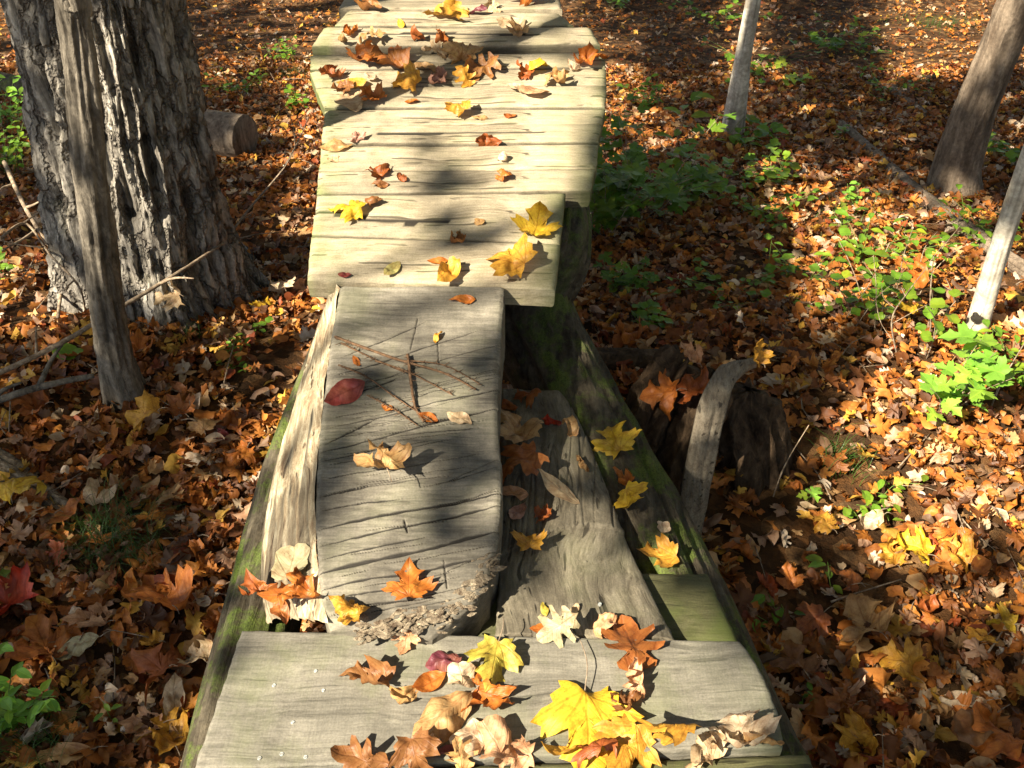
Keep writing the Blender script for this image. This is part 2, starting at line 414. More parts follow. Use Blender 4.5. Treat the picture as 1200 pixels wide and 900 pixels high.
# ---------------------------------------------------------------- big left slab (a flattened log)
P0 = at_z(470, 745, .035); P1 = Vector((0, 1.99, .212))
s1 = (P1.z - P0.z)/(P1.y - P0.y)
def on_s1(px, py, dz=0): return at_plane(px, py, P0.y, P0.z + dz, s1)
Ls = [on_s1(*q) for q in [(384, 728), (376, 700), (372, 655), (369, 600), (371, 550), (377, 480), (386, 410), (398, 335)]]
Rs = [on_s1(*q) for q in [(506, 742), (560, 700), (580, 655), (586, 610), (588, 560), (584, 490), (586, 420), (592, 336)]]
# cracks in photo pixels
CR = [((378, 620), (590, 575), 2.2), ((376, 640), (588, 590), 1.6), ((374, 672), (585, 622), 2.4), ((380, 655), (500, 628), 1.2), ((376, 690), (560, 655), 1.6), ((384, 700), (480, 690), 1.2), ((377, 598), (470, 585), 1.2),
      ((390, 500), (586, 455), 1.4), ((382, 520), (440, 490), 1.4), ((380, 540), (470, 520), 1.1), ((388, 470), (470, 440), 1.4), ((395, 440), (560, 385), 1.3), ((400, 420), (500, 375), 1.2), ((420, 450), (590, 400), 1.1),
      ((385, 560), (460, 548), 1.0), ((376, 582), (430, 572), 1.2), ((470, 470), (585, 440), 1.0), ((480, 410), (490, 370), 1.0), ((515, 430), (512, 385), .9), ((473, 608), (478, 625), 1.2), ((520, 655), (524, 690), 1.1),
      ((430, 515), (560, 500), .9), ((376, 530), (586, 476), 1.5), ((400, 712), (500, 700), 1.1)]
for k in range(48):
    yy = random.uniform(440, 725); xa = random.uniform(376, 520); ln_ = random.uniform(30, 150); CR.append(((xa, yy), (min(586, xa + ln_), yy - ln_*random.uniform(.14, .22)), random.uniform(.4, .7)))
CRW = [(on_s1(*a_), on_s1(*b_), w_) for a_, b_, w_ in CR]
def s1disp(x, y, u, v):
    dz = .008*nz(x*5, y*4, 7) + .0022*nz(x*22, y*22, 2) + .0012*nz(x*30, y*110, 8); a_ = 0
    ex = min(u, 1-u); dz -= .006*math.exp(-(ex/.018)**2) if ex < .2 else 0
    if v < .12: dz -= .02*(1 - v/.12)**2*(1 - .5*nz(x*40, y*40, 1))
    px_, py_ = x + .002*nz(x*9, y*9, 20), y + .0045*nz(x*9, y*6, 21) + .001*nz(x*60, y*6, 2)
    for A_, B_, w_ in CRW:
        dx, dy = B_.x - A_.x, B_.y - A_.y; L2 = dx*dx + dy*dy; t = ((px_ - A_.x)*dx + (py_ - A_.y)*dy)/L2
        if -.02 < t < 1.02:
            dd = abs((px_ - A_.x)*dy - (py_ - A_.y)*dx)/math.sqrt(L2)
            wdt = .0017*w_*(.55 + .8*abs(nz(t*6, w_*9, 1)))*min(1, 5*min(t + .02, 1.02 - t) + .15)
            if dd < wdt*2: k = max(0, 1 - (dd/(wdt*1.6))**2); dz -= .004*k; a_ = max(a_, k)
    return dz, a_
V, F, A = gridslab(Ls, Rs, .16, 200, 480, s1disp, .004, jit=.003, seed=70)
slabroot = empty('log_slab', on_s1(480, 560), 'big grey cracked slab sloping from the near plank up to the deck, crimson leaf on it', 'log slab')
mesh_obj('flat_top', V, F, M['slab'], parent=slabroot, solid=True, smooth=199*479, attrs={'crack': A, 'moss': [0.0]*len(V)})
# stripped, torn left flank: bulging surface falling away to the left
Lo = [at_z(*q) for q in [(306, 735, -.12), (298, 690, -.12), (305, 620, -.13), (322, 550, -.11), (345, 480, -.07), (372, 400, -.01), (396, 340, .06)]]
ny_, nx_ = 120, 34; V = []; F = []
La = resample(Ls, [j/(ny_-1) for j in range(ny_)]); Lb = resample(Lo, [j/(ny_-1) for j in range(ny_)])
for j in range(ny_):
    for i in range(nx_):
        u = i/(nx_-1); q = La[j].lerp(Lb[j], u); bul = math.sin(math.pi*u)
        q += Vector((-.5, 0, .8))*(.028*bul)
        q.z += -.006*(1-u)
        k = .007*nz(u*7, j*.03, 5) + .006*nz(u*22, j*.06, 6) + .0045*nz(u*50, j*.12, 6)
        V.append(q + Vector((-k*.6, 0, k)))
for j in range(ny_-1):
    for i in range(nx_-1): a_ = j*nx_ + i; F.append((a_, a_+nx_, a_+nx_+1, a_+1))
b0 = len(V); 
for j in range(ny_): q = Lb[j] + Vector((.07, 0, -.10)); V.append(q)
for j in range(ny_-1): F.append((j*nx_+nx_-1, (j+1)*nx_+nx_-1, b0+j+1, b0+j))
FB = []
for j in range(ny_):
    for i in range(nx_):
        v_, u_ = j/(ny_-1), i/(nx_-1); k = nz(u_*22, v_*2.5, 9) + .6*nz(u_*50, v_*5, 2)
        edge_ = .52 + .25*nz(u_*9, 3, 3) - .3*u_
        FB.append(max(0, min(.68, (.72 + .6*k)*sstep(edge_ + .06, edge_ - .12, v_)*sstep(.0, .12, v_ + .12*k)*(1 if u_ > .08 else .3))))
FB += [.5]*(len(V) - len(FB))
mesh_obj('stripped_flank', V, F, M['flank'], parent=slabroot, solid=True, attrs={'crack': FB, 'moss': [0.0]*len(V)}, label='pale torn side of the slab with brown fibres')
# ragged crumbly edge at its near right end
parts = []
for k in range(420):
    t = random.random(); q = resample([on_s1(425, 742), on_s1(460, 728), on_s1(505, 722), on_s1(540, 700), on_s1(560, 680), on_s1(572, 650)], [t])[0]
    q += Vector((random.gauss(0, .012), random.gauss(0, .012), random.uniform(-.012, .001)))
    s_ = random.uniform(.003, .010)*random.uniform(.5, 1.2); a_ = random.uniform(-.3, 1.2)
    ax = Vector((math.cos(a_), math.sin(a_), random.uniform(-.3, .3)))*s_*random.uniform(1, 2.4)
    v, f = tube([q - ax, q - ax*.4, q + ax*.5, q + ax], [s_*.2, s_*.7, s_*.55, s_*.1], 6, 5, lambda th, s, r: r*random.uniform(-.4, .4))
    v = [Vector((p.x, p.y, q.z + (p.z - q.z)*.55)) for p in v]; parts.append((v, f))
V, F = joinm(parts); mesh_obj('crumbled_edge', V, F, M['ragged'], parent=slabroot, smooth=False, attrs={'groove': [0.0]*len(V)})

# ---------------------------------------------------------------- second, lower slab
Q0 = at_z(680, 745, -.004); s2_ = -.05/1.0
def on_s2(px, py, dz=0): return at_plane(px, py, Q0.y, Q0.z + dz, -.09)
Ls = [on_s2(*q) for q in [(579, 741), (583, 700), (584, 650), (582, 580), (583, 520), (584, 456)]]
Rs = [on_s2(*q) for q in [(794, 747), (765, 690), (736, 630), (714, 575), (690, 515), (664, 458)]]
cut_y = on_s2(640, 640).y
def s2disp(x, y, u, v):
    q = pix(Vector((x, y, -.03))); a_ = 0
    dz = .007*nz(x*6, y*3, 17) + .004*nz(x*40, y*4, 12)
    # the near end was sawn lower in a shallow arc
    arc = 615 + (q[0] - 690)**2*.0035
    if q[1] > arc: dz = -.004 + .0012*nz(x*60, y*30, 2)
    else:
        dz += .004
        lx = x + .02*nz(x*3, y*2, 30)
        g = abs(nz(lx*26, y*1.3, 31)); 
        if g < .05: dz -= .005*(1 - g/.05); a_ = max(a_, .6*(1 - g/.05))
    ex = min(u, 1-u)
    if ex < .1: dz -= .012*(1 - ex/.1)**2
    return dz, a_
V, F, A = gridslab(Ls, Rs, .09, 110, 190, s2disp, .006, jit=.003, seed=80)
slab2 = mesh_obj('log_slab', V, F, M['slab2'], loc=on_s2(660, 620), solid=True, smooth=109*189, attrs={'crack': A, 'moss': [0.0]*len(V)},
         label='lower grey wedge slab widening towards the near plank, right of the big slab', cat='log slab')
p = on_s2(703, 708); nailhead(slab2, p.x, p.y, p.z + .001)

# ---------------------------------------------------------------- stringer logs
def logdisp(seed, amp=.012, k=9):
    def f(th, s, r):
        x, y = math.cos(th), math.sin(th)
        a_ = noise.ridged_multi_fractal(Vector((x*k*.35, y*k*.35, s*1.1 + seed)), 1.0, 2.1, 4, 1.0, 2.0)
        return amp*(a_ - 1.5)*.9 + amp*.8*nz(x*1.2, y*1.2, s*2 + seed)
    return f
def log(name, P, rad, mat, label, cat, seed, n=72, m=160, amp=.012, part=None, group=None):
    V, F = tube(P, rad, n, m, logdisp(seed, amp))
    return mesh_obj(name, V, F, mat, loc=P[0], solid=True, attrs={'groove': [0.0]*len(V)}, label=label, cat=cat, group=group)
def silh(px, py, z, dx): p = at_z(px, py, z); p.x += dx; return p
r_ = .085
P = [silh(160, 1080, -.16, r_), silh(214, 900, -.155, r_), silh(262, 715, -.15, r_), silh(288, 610, -.145, r_), silh(328, 500, -.12, r_), silh(368, 395, -.05, r_), silh(392, 330, .03, r_), Vector((-.36, 2.6, .12)), Vector((-.34, 3.3, .22)), Vector((-.34, 3.9, .22))]
log('support_log', P, [.085, .085, .086, .086, .085, .08, .075, .08, .08, .08], M['log'], 'mossy green log running along under the left ends of the planks', 'log', 3)
P = [silh(1010, 1040, -.24, -.12), silh(935, 885, -.22, -.12), silh(878, 765, -.2, -.12), silh(832, 668, -.19, -.12), silh(764, 540, -.19, -.125), silh(706, 430, -.15, -.13), silh(668, 352, -.08, -.13), Vector((.10, 2.5, .05)), Vector((.10, 3.2, .17)), Vector((.08, 3.9, .18))]
log('support_log', P, [.12, .12, .12, .12, .125, .13, .14, .13, .12, .11], M['log'], 'thick mossy bark-covered log along the right side, yellow leaves on it', 'log', 8, amp=.02)
# posts / cribbing under the far deck
for k, (x, y) in enumerate([(-.34, 2.8), (.12, 2.8), (-.34, 3.5), (.1, 3.5)]):
    g0 = gz(x, y) - .1
    log('deck_post', [Vector((x, y, g0)), Vector((x, y, deck_z(min(y, 3.2)) - .07))], [.07, .065], M['log'],
        ['round log post under the left side of the deck, near one', 'round log post under the right side of the deck, near one', 'round log post under the left side of the deck, far one', 'round log post under the right side of the deck, far one'][k], 'post', 20+k, 24, 24, .006)

# ---------------------------------------------------------------- trees
def trunk(root, P, rad, mat, seed, n, zfine, disp, name='trunk', ztop=1.3):
    P = [Vector(p) for p in P]
    L = [0]
    for a_, b_ in zip(P, P[1:]): L.append(L[-1] + (b_ - a_).length)
    lf = 0
    for i in range(len(P)-1):
        if P[i].z <= ztop <= P[i+1].z: lf = (L[i] + (ztop - P[i].z)/(P[i+1].z - P[i].z)*(L[i+1]-L[i]))/L[-1]
    ts = [lf*i/zfine for i in range(zfine)] + [lf + (1 - lf)*i/16 for i in range(17)]
    G = []
    def dd(th, s, r):
        d_, g_ = disp(th, s, r); G.append(g_); return d_
    V, F = tube(P, rad, n, None, dd, True, ts); G += [0, 0]
    return mesh_obj(name, V, F, mat, parent=root, solid=True, attrs={'groove': G})
def crown_leaves(C, rads, count, size, seed, flat=.5):
    r2 = np.random.default_rng(seed); pts = r2.normal(size=(count, 3)); pts /= np.linalg.norm(pts, axis=1)[:, None]
    pts *= (r2.random(count)**.45)[:, None]; pts = pts*np.array(rads) + np.array(C)
    return pts
def quads(pts, sizes, seed):
    r2 = np.random.default_rng(seed); n = len(pts)
    a_ = r2.normal(size=(n, 3)); a_ /= np.linalg.norm(a_, axis=1)[:, None]
    b_ = r2.normal(size=(n, 3)); b_ -= a_*(a_*b_).sum(1)[:, None]; b_ /= np.linalg.norm(b_, axis=1)[:, None]
    s_ = np.asarray(sizes)[:, None]
    V = np.stack([pts - a_*s_*.5, pts + b_*s_*.38 - a_*s_*.1, pts + a_*s_*.5, pts - b_*s_*.38 - a_*s_*.1], 1).reshape(-1, 3)
    F = np.arange(4*n).reshape(-1, 4)
    base = np.array([(.25, .28, .04), (.35, .30, .04), (.45, .28, .04), (.14, .20, .04)])[r2.integers(0, 4, n)]
    C = np.repeat(base*(r2.random((n, 1))*.5 + .7), 4, 0)
    return V, F, C
def limbs(root, top, tips, r0, mat):
    for tip in tips:
        tip = Vector(tip); mid = Vector(top).lerp(tip, .5) + Vector((0, 0, .25))
        V, F = tube([top, mid, tip], [r0, r0*.6, r0*.2], 8, 8); mesh_obj('limb', V, F, mat, parent=root, attrs={'groove': [0.0]*len(V)})
def crown(root, C, rads, count, seed, size=.13):
    V, F, Cc = quads(crown_leaves(C, rads, count, size, seed), np.random.default_rng(seed).uniform(size*.7, size*1.4, count), seed)
    mesh_obj('crown', V, F, M['green'], parent=root, smooth=False, attrs={'Col': Cc})

# big furrowed tree on the left
Yt = 3.05
def bigdisp(th, s, r):
    x, y = math.cos(th), math.sin(th)
    lobes = .05*math.cos(3*(th) + .6) + .03*math.cos(5*th + 2)
    fl = .22*math.exp(-s/.16)*(.55 + .45*math.cos(5*th + 1))
    tw = s*.35 + .15*nz(x*2, y*2, s*1.5)
    xx, yy = math.cos(th + tw*.3), math.sin(th + tw*.3)
    rd = noise.ridged_multi_fractal(Vector((xx*6.0, yy*6.0, s*2.6)), 1.0, 2.2, 5, 1.0, 2.0)
    f2 = nz(xx*16, yy*16, s*7)*.010 + nz(xx*34, yy*34, s*16)*.005
    cr_ = 0
    for zc in (.42, .63, .86): cr_ += math.exp(-((s - zc - .04*nz(x*2, y*2, zc*9))/.022)**2)*(1 if abs(nz(x*1.5, y*1.5, zc*5)) > .08 else .3)
    g = max(0, min(1, 1.0 - rd*1.0)) + .3*cr_
    return lobes*r*2 + fl + .036*(rd - 1.6) + f2 - .012*cr_, min(1, g)
root = empty('large_tree', at_y(190, 330, Yt), 'large old tree with deeply furrowed grey bark, left of the deck', 'tree')
base = at_y(196, 345, Yt); base.z = gz(base.x, base.y) - .12
P = [base, at_y(178, 285, Yt), at_y(158, 190, Yt), at_y(140, 90, Yt), at_y(122, 0, Yt)]
dv = (P[-1] - P[-3]).normalized(); P += [P[-1] + dv*.8, P[-1] + dv*2.5, P[-1] + dv*5.5 + Vector((.5, 0, 0)), P[-1] + dv*9.5 + Vector((1.2, 0, 0))]
trunk(root, P, [.32, .30, .275, .258, .25, .245, .22, .18, .08], M['bigbark'], 1, 420, 420, bigdisp, ztop=.9)
tp = P[-2]; limbs(root, P[-2], [P[-2] + Vector(q) for q in [(1.6, .8, 2.2), (-1.5, 1, 2), (.3, 2, 2.4), (-.4, -1.4, 2.6)]], .09, M['bigbark'])
crown(root, P[-1] + Vector((.6, .3, .3)), (5.8, 5.8, 1.2), 6500, 5, .32)  # unseen crown spread wide overhead to keep sky light off the shade

def smalldisp(seed, amp, fl):
    def f(th, s, r):
        x, y = math.cos(th), math.sin(th)
        rd = noise.ridged_multi_fractal(Vector((x*2.6, y*2.6, s*3.2 + seed)), 1.0, 2.1, 4, 1.0, 2.0)
        return amp*(rd - 1.8) + amp*nz(x, y, s*3 + seed) + fl*math.exp(-s/.09)*(.6 + .4*math.cos(4*th + seed)), max(0, min(1, .8 - rd*.8))
    return f
def simple_tree(name, label, Y, pts, rpx, mat, seed, amp, fl, topz, ext, crownr, n=60, fine=140, limb=True, leaves=900):
    P = [at_y(px, py, Y) if not isinstance(Y, (list, tuple)) else at_y(px, py, y_) for (px, py), y_ in zip(pts, Y if isinstance(Y, (list, tuple)) else [0]*len(pts))]
    rr = []
    for p, wd in zip(P, rpx): rr.append(wd/2/FPX*pix(p)[2])
    P[0].z = gz(P[0].x, P[0].y) - .08
    root = empty(name, P[0] + Vector((0, 0, .08)), label, 'tree')
    dv = (P[-1] - P[-2]).normalized(); dv = (dv + Vector((0, 0, .6))).normalized()
    q = P[-1]
    for k, e in enumerate(ext): q = q + dv*e; dv = (dv + Vector((0, 0, .35))).normalized(); P.append(q); rr.append(rr[len(pts)-1]*(1 - .85*(k+1)/len(ext)))
    trunk(root, P, rr, mat, seed, n, fine, smalldisp(seed, amp, fl), ztop=min(P[len(pts)-1].z, 1.6))
    limbs(root, P[-2], [P[-2] + Vector((crownr*.6*math.cos(t), crownr*.6*math.sin(t), crownr*.5)) for t in (0.3, 2.3, 4.4)], max(.012, rr[-2]*.5), mat)
    crown(root, P[-1], (crownr, crownr, crownr*(.35 if crownr > 3 else .7)), leaves, seed, .3 if crownr > 3 else .13)
simple_tree('sapling', 'slim dark sapling standing in front of the large furrowed tree', 2.33, [(143, 455), (135, 420), (122, 330), (112, 250), (102, 160), (92, 70), (84, 0), (70, -120)], [62, 46, 43, 42, 44, 44, 42, 40], M['sapbark'], 3, .010, .03, 0, [2.2, 2.2, 2.0], 1.0, fine=260)
simple_tree('tree', 'leaning brown-grey tree with smooth round trunk near the right edge, top right', 4.35, [(1118, 232), (1120, 195), (1145, 125), (1174, 50), (1192, 0), (1235, -110)], [76, 56, 50, 49, 49, 48], M['midbark'], 9, .009, .015, 0, [2, 3, 3.5], 3.6, leaves=3800)  # its unseen crown is widened to block sky light
simple_tree('young_tree', 'slim pale-barked young tree behind the green seedling, top centre right', 5.15, [(861, 140), (864, 115), (872, 60), (883, 0), (900, -90)], [32, 24, 20, 18, 18], M['palebark'], 12, .003, .01, 0, [2, 2, 2.5], 1.3)
simple_tree('young_tree', 'thin pale leaning tree cut by the right edge, above the bright green seedling', 2.75, [(1138, 412), (1143, 390), (1160, 330), (1182, 260), (1204, 195), (1250, 60)], [32, 27, 25, 24, 24, 24], M['palebark'], 15, .002, .006, 0, [1.6, 2, 2], 1.2)

# old stump and split wood right of the log
gs = on_ground(800, 545); root = empty('hollow_stump', gs, 'rotten hollow stump with a bent grey strip of split wood, right of the thick log', 'stump')
def sd(th, s, r): x, y = math.cos(th), math.sin(th); rd = noise.ridged_multi_fractal(Vector((x*2.5, y*2.5, s*2 + 5)), 1, 2.1, 4, 1, 2); return .045*(rd - 1.3) + .05*nz(x*1.5, y*1.5, 4 + s*4) + .012*nz(x*8, y*8, s*20)
def hz(px, py, h): p = on_ground(px, py); return p
S1 = at_y(893, 560, 2.07); S1.z = gz(S1.x, 2.07) - .1
topc = at_y(888, 455, 2.15)
V, F = tube([S1, S1 + Vector((-.01, .01, .14)), topc + Vector((-.02, 0, -.06)), topc + Vector((-.02, 0, .0))], [.125, .105, .085, .03], 48, 60, sd)
mesh_obj('rotten_core', V, F, M['rot'], parent=root, solid=True, attrs={'groove': [0.0]*len(V)})
V, F = tube([at_y(745, 600, 1.9), at_y(752, 520, 2.0), at_y(790, 440, 2.12), at_y(800, 425, 2.16)], [.09, .085, .06, .03], 48, 60, sd)
mesh_obj('bark_shell', V, F, M['rot'], parent=root, solid=True, attrs={'groove': [0.0]*len(V)})
V, F = tube([at_y(785, 640, 1.82), at_y(800, 560, 1.92), at_y(822, 480, 2.02), at_y(838, 435, 2.1)], [.07, .07, .045, .02], 48, 60, sd)
mesh_obj('bark_shell', V, F, M['rot'], parent=root, solid=True, attrs={'groove': [0.0]*len(V)})
# strip : flat ribbon with thickness following an arc
path = [at_y(806, 640, 1.76), at_y(813, 590, 1.80), at_y(822, 540, 1.84), at_y(832, 490, 1.9), at_y(843, 455, 1.97), at_y(858, 432, 2.03), at_y(880, 424, 2.08)]
C_ = resample(path, [i/70 for i in range(71)]); V = []; F = []
for k, c_ in enumerate(C_):
    t = k/70; wd = .032*(1 + .22*math.sin(t*4) + .25*nz(t*7, 2, 2)) * (1 - .3*sstep(.85, 1, t)); T = (C_[min(k+1, 70)] - C_[max(k-1, 0)]).normalized()
    side = Vector((1, .15, 0)); side = (side - T*side.dot(T)).normalized(); N = side.cross(T).normalized()
    for i in range(15):
        u = (i/14 - .5)*2; h = .010*(1 - u*u) + .006*nz(u*5, t*3, 3) + .004*nz(u*14, t*5, 8) - (.006 if abs(u - .15*math.sin(t*3)) < .09 else 0)
        V.append(c_ + side*u*wd - N*h*(1 if N.z < 0 else -1))
    for i in range(15):
        u = (1 - i/14 - .5)*2; V.append(c_ + side*u*wd*.95 + N*.014*(1 if N.z < 0 else -1))
for k in range(70):
    for i in range(30): F.append((k*30+i, k*30+(i+1) % 30, (k+1)*30+(i+1) % 30, (k+1)*30+i))
F.append(tuple(range(29, -1, -1))); F.append(tuple(70*30+i for i in range(30)))
mesh_obj('split_wood_strip', V, F, M['strip'], parent=root, solid=True, attrs={'crack': [0.0]*len(V), 'moss': [0.0]*len(V)}, label='bent grey strip of split wood')

# logs and branches lying about
def lying(name, label, cat, a_, b_, r0, r1, mat, seed, lift=.6, amp=.008, mid=None):
    A_, B_ = on_ground(*a_), on_ground(*b_); A_.z += r0*lift; B_.z += r1*lift
    P = [A_, B_] if mid is None else [A_, on_ground(*mid) + Vector((0, 0, (r0 + r1)/2*lift)), B_]
    return log(name, P, [r0, r1] if mid is None else [r0, (r0 + r1)/2, r1], mat, label, cat, seed, 40, 70, amp)
c0 = lying('cut_log', 'short sawn log lying behind the large tree with its dark cut end towards the deck', 'log', (150, 165), (292, 186), .12, .12, M['midbark'], 31, lift=1.0)
lying('fallen_log', 'mossy fallen log at the left edge beyond the large tree', 'log', (-60, 90), (62, 125), .09, .075, M['log'], 32)
lying('fallen_branch', 'long fallen pole slanting across the slope between the two right trees', 'branch', (985, 150), (1230, 345), .03, .036, M['midbark'], 33, mid=(1085, 238))
lying('fallen_branch', 'short broken dark branch lying above the long fallen pole', 'branch', (1045, 108), (1085, 138), .03, .025, M['midbark'], 34)
lying('root_mound', 'brown fibrous rotting root at the left edge above the yellow leaf', 'root', (-60, 520), (90, 610), .07, .035, M['ragged'], 35, .3, .02)
lying('rotten_log', 'dark rotten log poking out behind the stump and the thick log', 'log', (660, 430), (790, 428), .045, .04, M['rot'], 36)

# ---------------------------------------------------------------- thin branches and twigs
def branch(name, label, pts, r0, r1, mat, side=0, seed=0, cat='twig'):
    """pts: (px,py,height above ground)"""
    P = []
    for px, py, h in pts:
        P.append(on_ground(px, py, h))
    root = empty(name, P[0], label, cat); m = 6*len(P)
    V, F = tube(P, [r0, r1], 8, m, lambda th, s, r: r*.25*nz(math.cos(th), s*30, seed)); mesh_obj('stem', V, F, mat, parent=root, attrs={'groove': [0.0]*len(V)})
    rr = random.Random(seed)
    C_ = resample(P, [.2 + .7*k/max(1, side) for k in range(side)])
    for c_ in C_:
        d_ = (P[-1] - P[0]).normalized(); q = Vector((rr.uniform(-1, 1), rr.uniform(-1, 1), rr.uniform(.1, .8))).normalized()
        L = rr.uniform(.06, .2); e = c_ + (d_*.6 + q).normalized()*L; mid = c_.lerp(e, .5) + Vector((rr.uniform(-1, 1), rr.uniform(-1, 1), 0))*.02
        V, F = tube([c_, mid, e], [r1*1.1, r1*.4], 6, 8); mesh_obj('side_shoot', V, F, mat, parent=root, attrs={'groove': [0.0]*len(V)})
    return root
branch('bare_branch', 'bare branch arching in from the left edge across the sapling to the deck', [(-30, 450, .12), (60, 408, .16), (125, 370, .2), (200, 325, .24), (262, 285, .28)], .009, .005, M['twig'], 3, 1)
branch('bare_twig', 'pale curved twig rising beside the left edge of the deck', [(250, 300, .2), (292, 245, .25), (330, 200, .3), (352, 160, .3), (362, 136, .3)], .005, .002, M['twig'], 3, 2)
branch('bare_twig', 'pale arching twig across the foot of the large tree', [(128, 234, .3), (165, 236, .32), (196, 248, .32), (203, 275, .25), (197, 300, .1)], .005, .003, M['twig'], 4, 3)
branch('bare_branch', 'curved stick left of the sapling coming down to the lit leaves', [(5, 190, .35), (28, 240, .3), (52, 280, .25), (72, 310, .15), (68, 372, .05)], .009, .006, M['twig'], 4, 4)
branch('bare_twig', 'thin stick bending from the left edge behind the sapling', [(0, 280, .3), (30, 262, .3), (60, 300, .25), (92, 335, .2), (100, 365, .02)], .005, .003, M['twig'], 3, 5)
branch('bare_branch', 'dark low branch crossing the shade left of the sapling', [(-30, 480, .06), (40, 455, .1), (110, 440, .08)], .012, .009, M['sapbark'], 2, 6)
branch('dry_twig', 'thin dry stem standing in the shade right of the stump', [(905, 585, .0), (920, 545, .1), (948, 498, .2)], .0025, .0012, M['twig'], 0, 7)
branch('dry_twig', 'dry branched stem holding an orange leaf on the sunny slope', [(1052, 420, 0), (1045, 375, .15), (1062, 345, .2), (1085, 315, .28)], .003, .0015, M['twig'], 4, 8)
branch('dry_twig', 'tall thin dry stem beside the bright green seedling', [(1092, 400, 0), (1090, 350, .18), (1094, 300, .3)], .0025, .0015, M['twig'], 1, 9)
branch('dry_twig', 'hooked pale stem on the slope beside the fallen pole', [(1040, 225, 0), (1045, 204, .12), (1060, 200, .15), (1070, 195, .15)], .003, .0015, M['twig'], 1, 10)
branch('dry_twig', 'slanting dry stem at the right edge beyond the bright patch', [(1160, 480, 0), (1178, 440, .1), (1205, 395, .2)], .003, .0015, M['twig'], 1, 11)
branch('dry_twig', 'thin grey stalk among the leaves at the left edge', [(10, 520, 0), (12, 470, .1)], .003, .002, M['twig'], 1, 12)

# brown feathery twig lying on the big slab
def s1pt(px, py, h=.008): p = on_s1(px, py); p.z += h; return p
root = empty('dead_twig', s1pt(480, 440), 'brown many-branched dead twig lying flat on the big cracked slab', 'twig')
for k, (pts, r0) in enumerate([([(393, 398), (430, 412), (470, 425), (520, 440), (558, 460)], .0036), ([(478, 418), (482, 450), (487, 480), (497, 497)], .0042), ([(397, 430), (430, 445), (465, 470), (508, 498)], .0022),
                               ([(430, 466), (460, 482), (490, 502)], .0018), ([(440, 425), (480, 440), (530, 465)], .0022), ([(400, 405), (440, 424), (475, 440)], .002), ([(470, 425), (520, 430), (565, 455)], .0018)]):
    P = [s1pt(*q, .005 + .004*random.random()) for q in pts]; prt = [tube(P, [r0, r0*.6], 7, 30, lambda th, s, r: r*.5*nz(s*90, th, k))]
    for j in range(22):
        c_ = resample(P, [random.random()])[0]; e = c_ + Vector((random.uniform(-.014, .014), random.uniform(-.012, .012), random.uniform(-.002, .004)))
        prt.append(tube([c_, e], [.0011, .0006], 5, 2))
    V, F = joinm(prt); mesh_obj('stem' if k < 2 else 'side_shoot', V, F, M['browntwig'], parent=root, attrs={'groove': [0.0]*len(V)})

# ---------------------------------------------------------------- leaves
HALF = {
 'maple': [(0, 0), (.10, -.06), (.30, -.11), (.27, 0), (.40, .06), (.37, .15), (.50, .20), (.64, .35), (.50, .37), (.53, .50), (.36, .47), (.20, .42), (.23, .58), (.35, .69), (.20, .73), (.11, .86), (0, 1)],
 'oval': [(0, 0), (.08, .06), (.18, .18), (.25, .36), (.26, .52), (.21, .70), (.11, .87), (0, 1)],
 'oak': [(0, 0), (.06, .10), (.22, .13), (.25, .20), (.10, .28), (.14, .34), (.36, .36), (.40, .44), (.16, .50), (.16, .56), (.34, .66), (.33, .74), (.15, .74), (.14, .84), (.1, .95), (0, 1)],
 'poplar': [(0, 0), (.2, -.03), (.38, .08), (.42, .24), (.36, .40), (.40, .62), (.28, .74), (.12, .78), (0, .74)]}
CEN = {'maple': .30, 'oval': .45, 'oak': .42, 'poplar': .36}
def full_outline(kind, sub):
    h = HALF[kind]; pts = h + [(-x, y) for x, y in reversed(h[1:-1])]; out = []
    for i, p in enumerate(pts):
        q = pts[(i+1) % len(pts)]
        for s in range(sub): t = s/sub; out.append((p[0] + (q[0]-p[0])*t, p[1] + (q[1]-p[1])*t))
    return np.array(out)
def leaf2d(kind, sub, rings):
    o = full_outline(kind, sub); c = np.array([0, CEN[kind]]); n = len(o); P = [c[None]]
    for r in range(1, rings+1): P.append(c + (o - c)*(r/rings))
    F = [(0, 1 + i, 1 + (i+1) % n) for i in range(n)]
    for r in range(rings-1):
        a_ = 1 + r*n; b_ = a_ + n
        F += [(a_+i, b_+i, b_+(i+1) % n, a_+(i+1) % n) for i in range(n)]
    return np.vstack(P), F
T_HERO = {k: leaf2d(k, 2, 6) for k in HALF}
def bend(P, k, ang):
    """roll P (N,3) about an in-plane axis at ang by curvature k"""
    ca, sa = math.cos(ang), math.sin(ang); s = P[:, 0]*ca + P[:, 1]*sa; t = -P[:, 0]*sa + P[:, 1]*ca
    if abs(k) < 1e-4: return P
    x = (1/k - P[:, 2])*np.sin(k*s); z = 1/k - (1/k - P[:, 2])*np.cos(k*s)
    return np.stack([x*ca - t*sa, x*sa + t*ca, z], 1)
PAL = dict(orange=(.50, .16, .025), gold=(.62, .33, .04), yellow=(.66, .44, .03), tan=(.50, .31, .13), beige=(.56, .43, .26), cream=(.70, .56, .38), rust=(.32, .09, .02), brown=(.25, .11, .035), crimson=(.22, .03, .03),
           purple=(.17, .04, .06), pink=(.48, .27, .2), lime=(.46, .40, .06), peach=(.62, .36, .2), red=(.42, .03, .01), olive=(.36, .33, .12), sage=(.45, .42, .25), darkorange=(.38, .13, .03))
bvh = BVHTree.FromPolygons(SOLID_V, SOLID_F)
def surf(px, py):
    d = ray(px, py).normalized(); h = bvh.ray_cast(Vector((0, 0, CH)), d)
    return h[0], h[1]
HEROXY = []
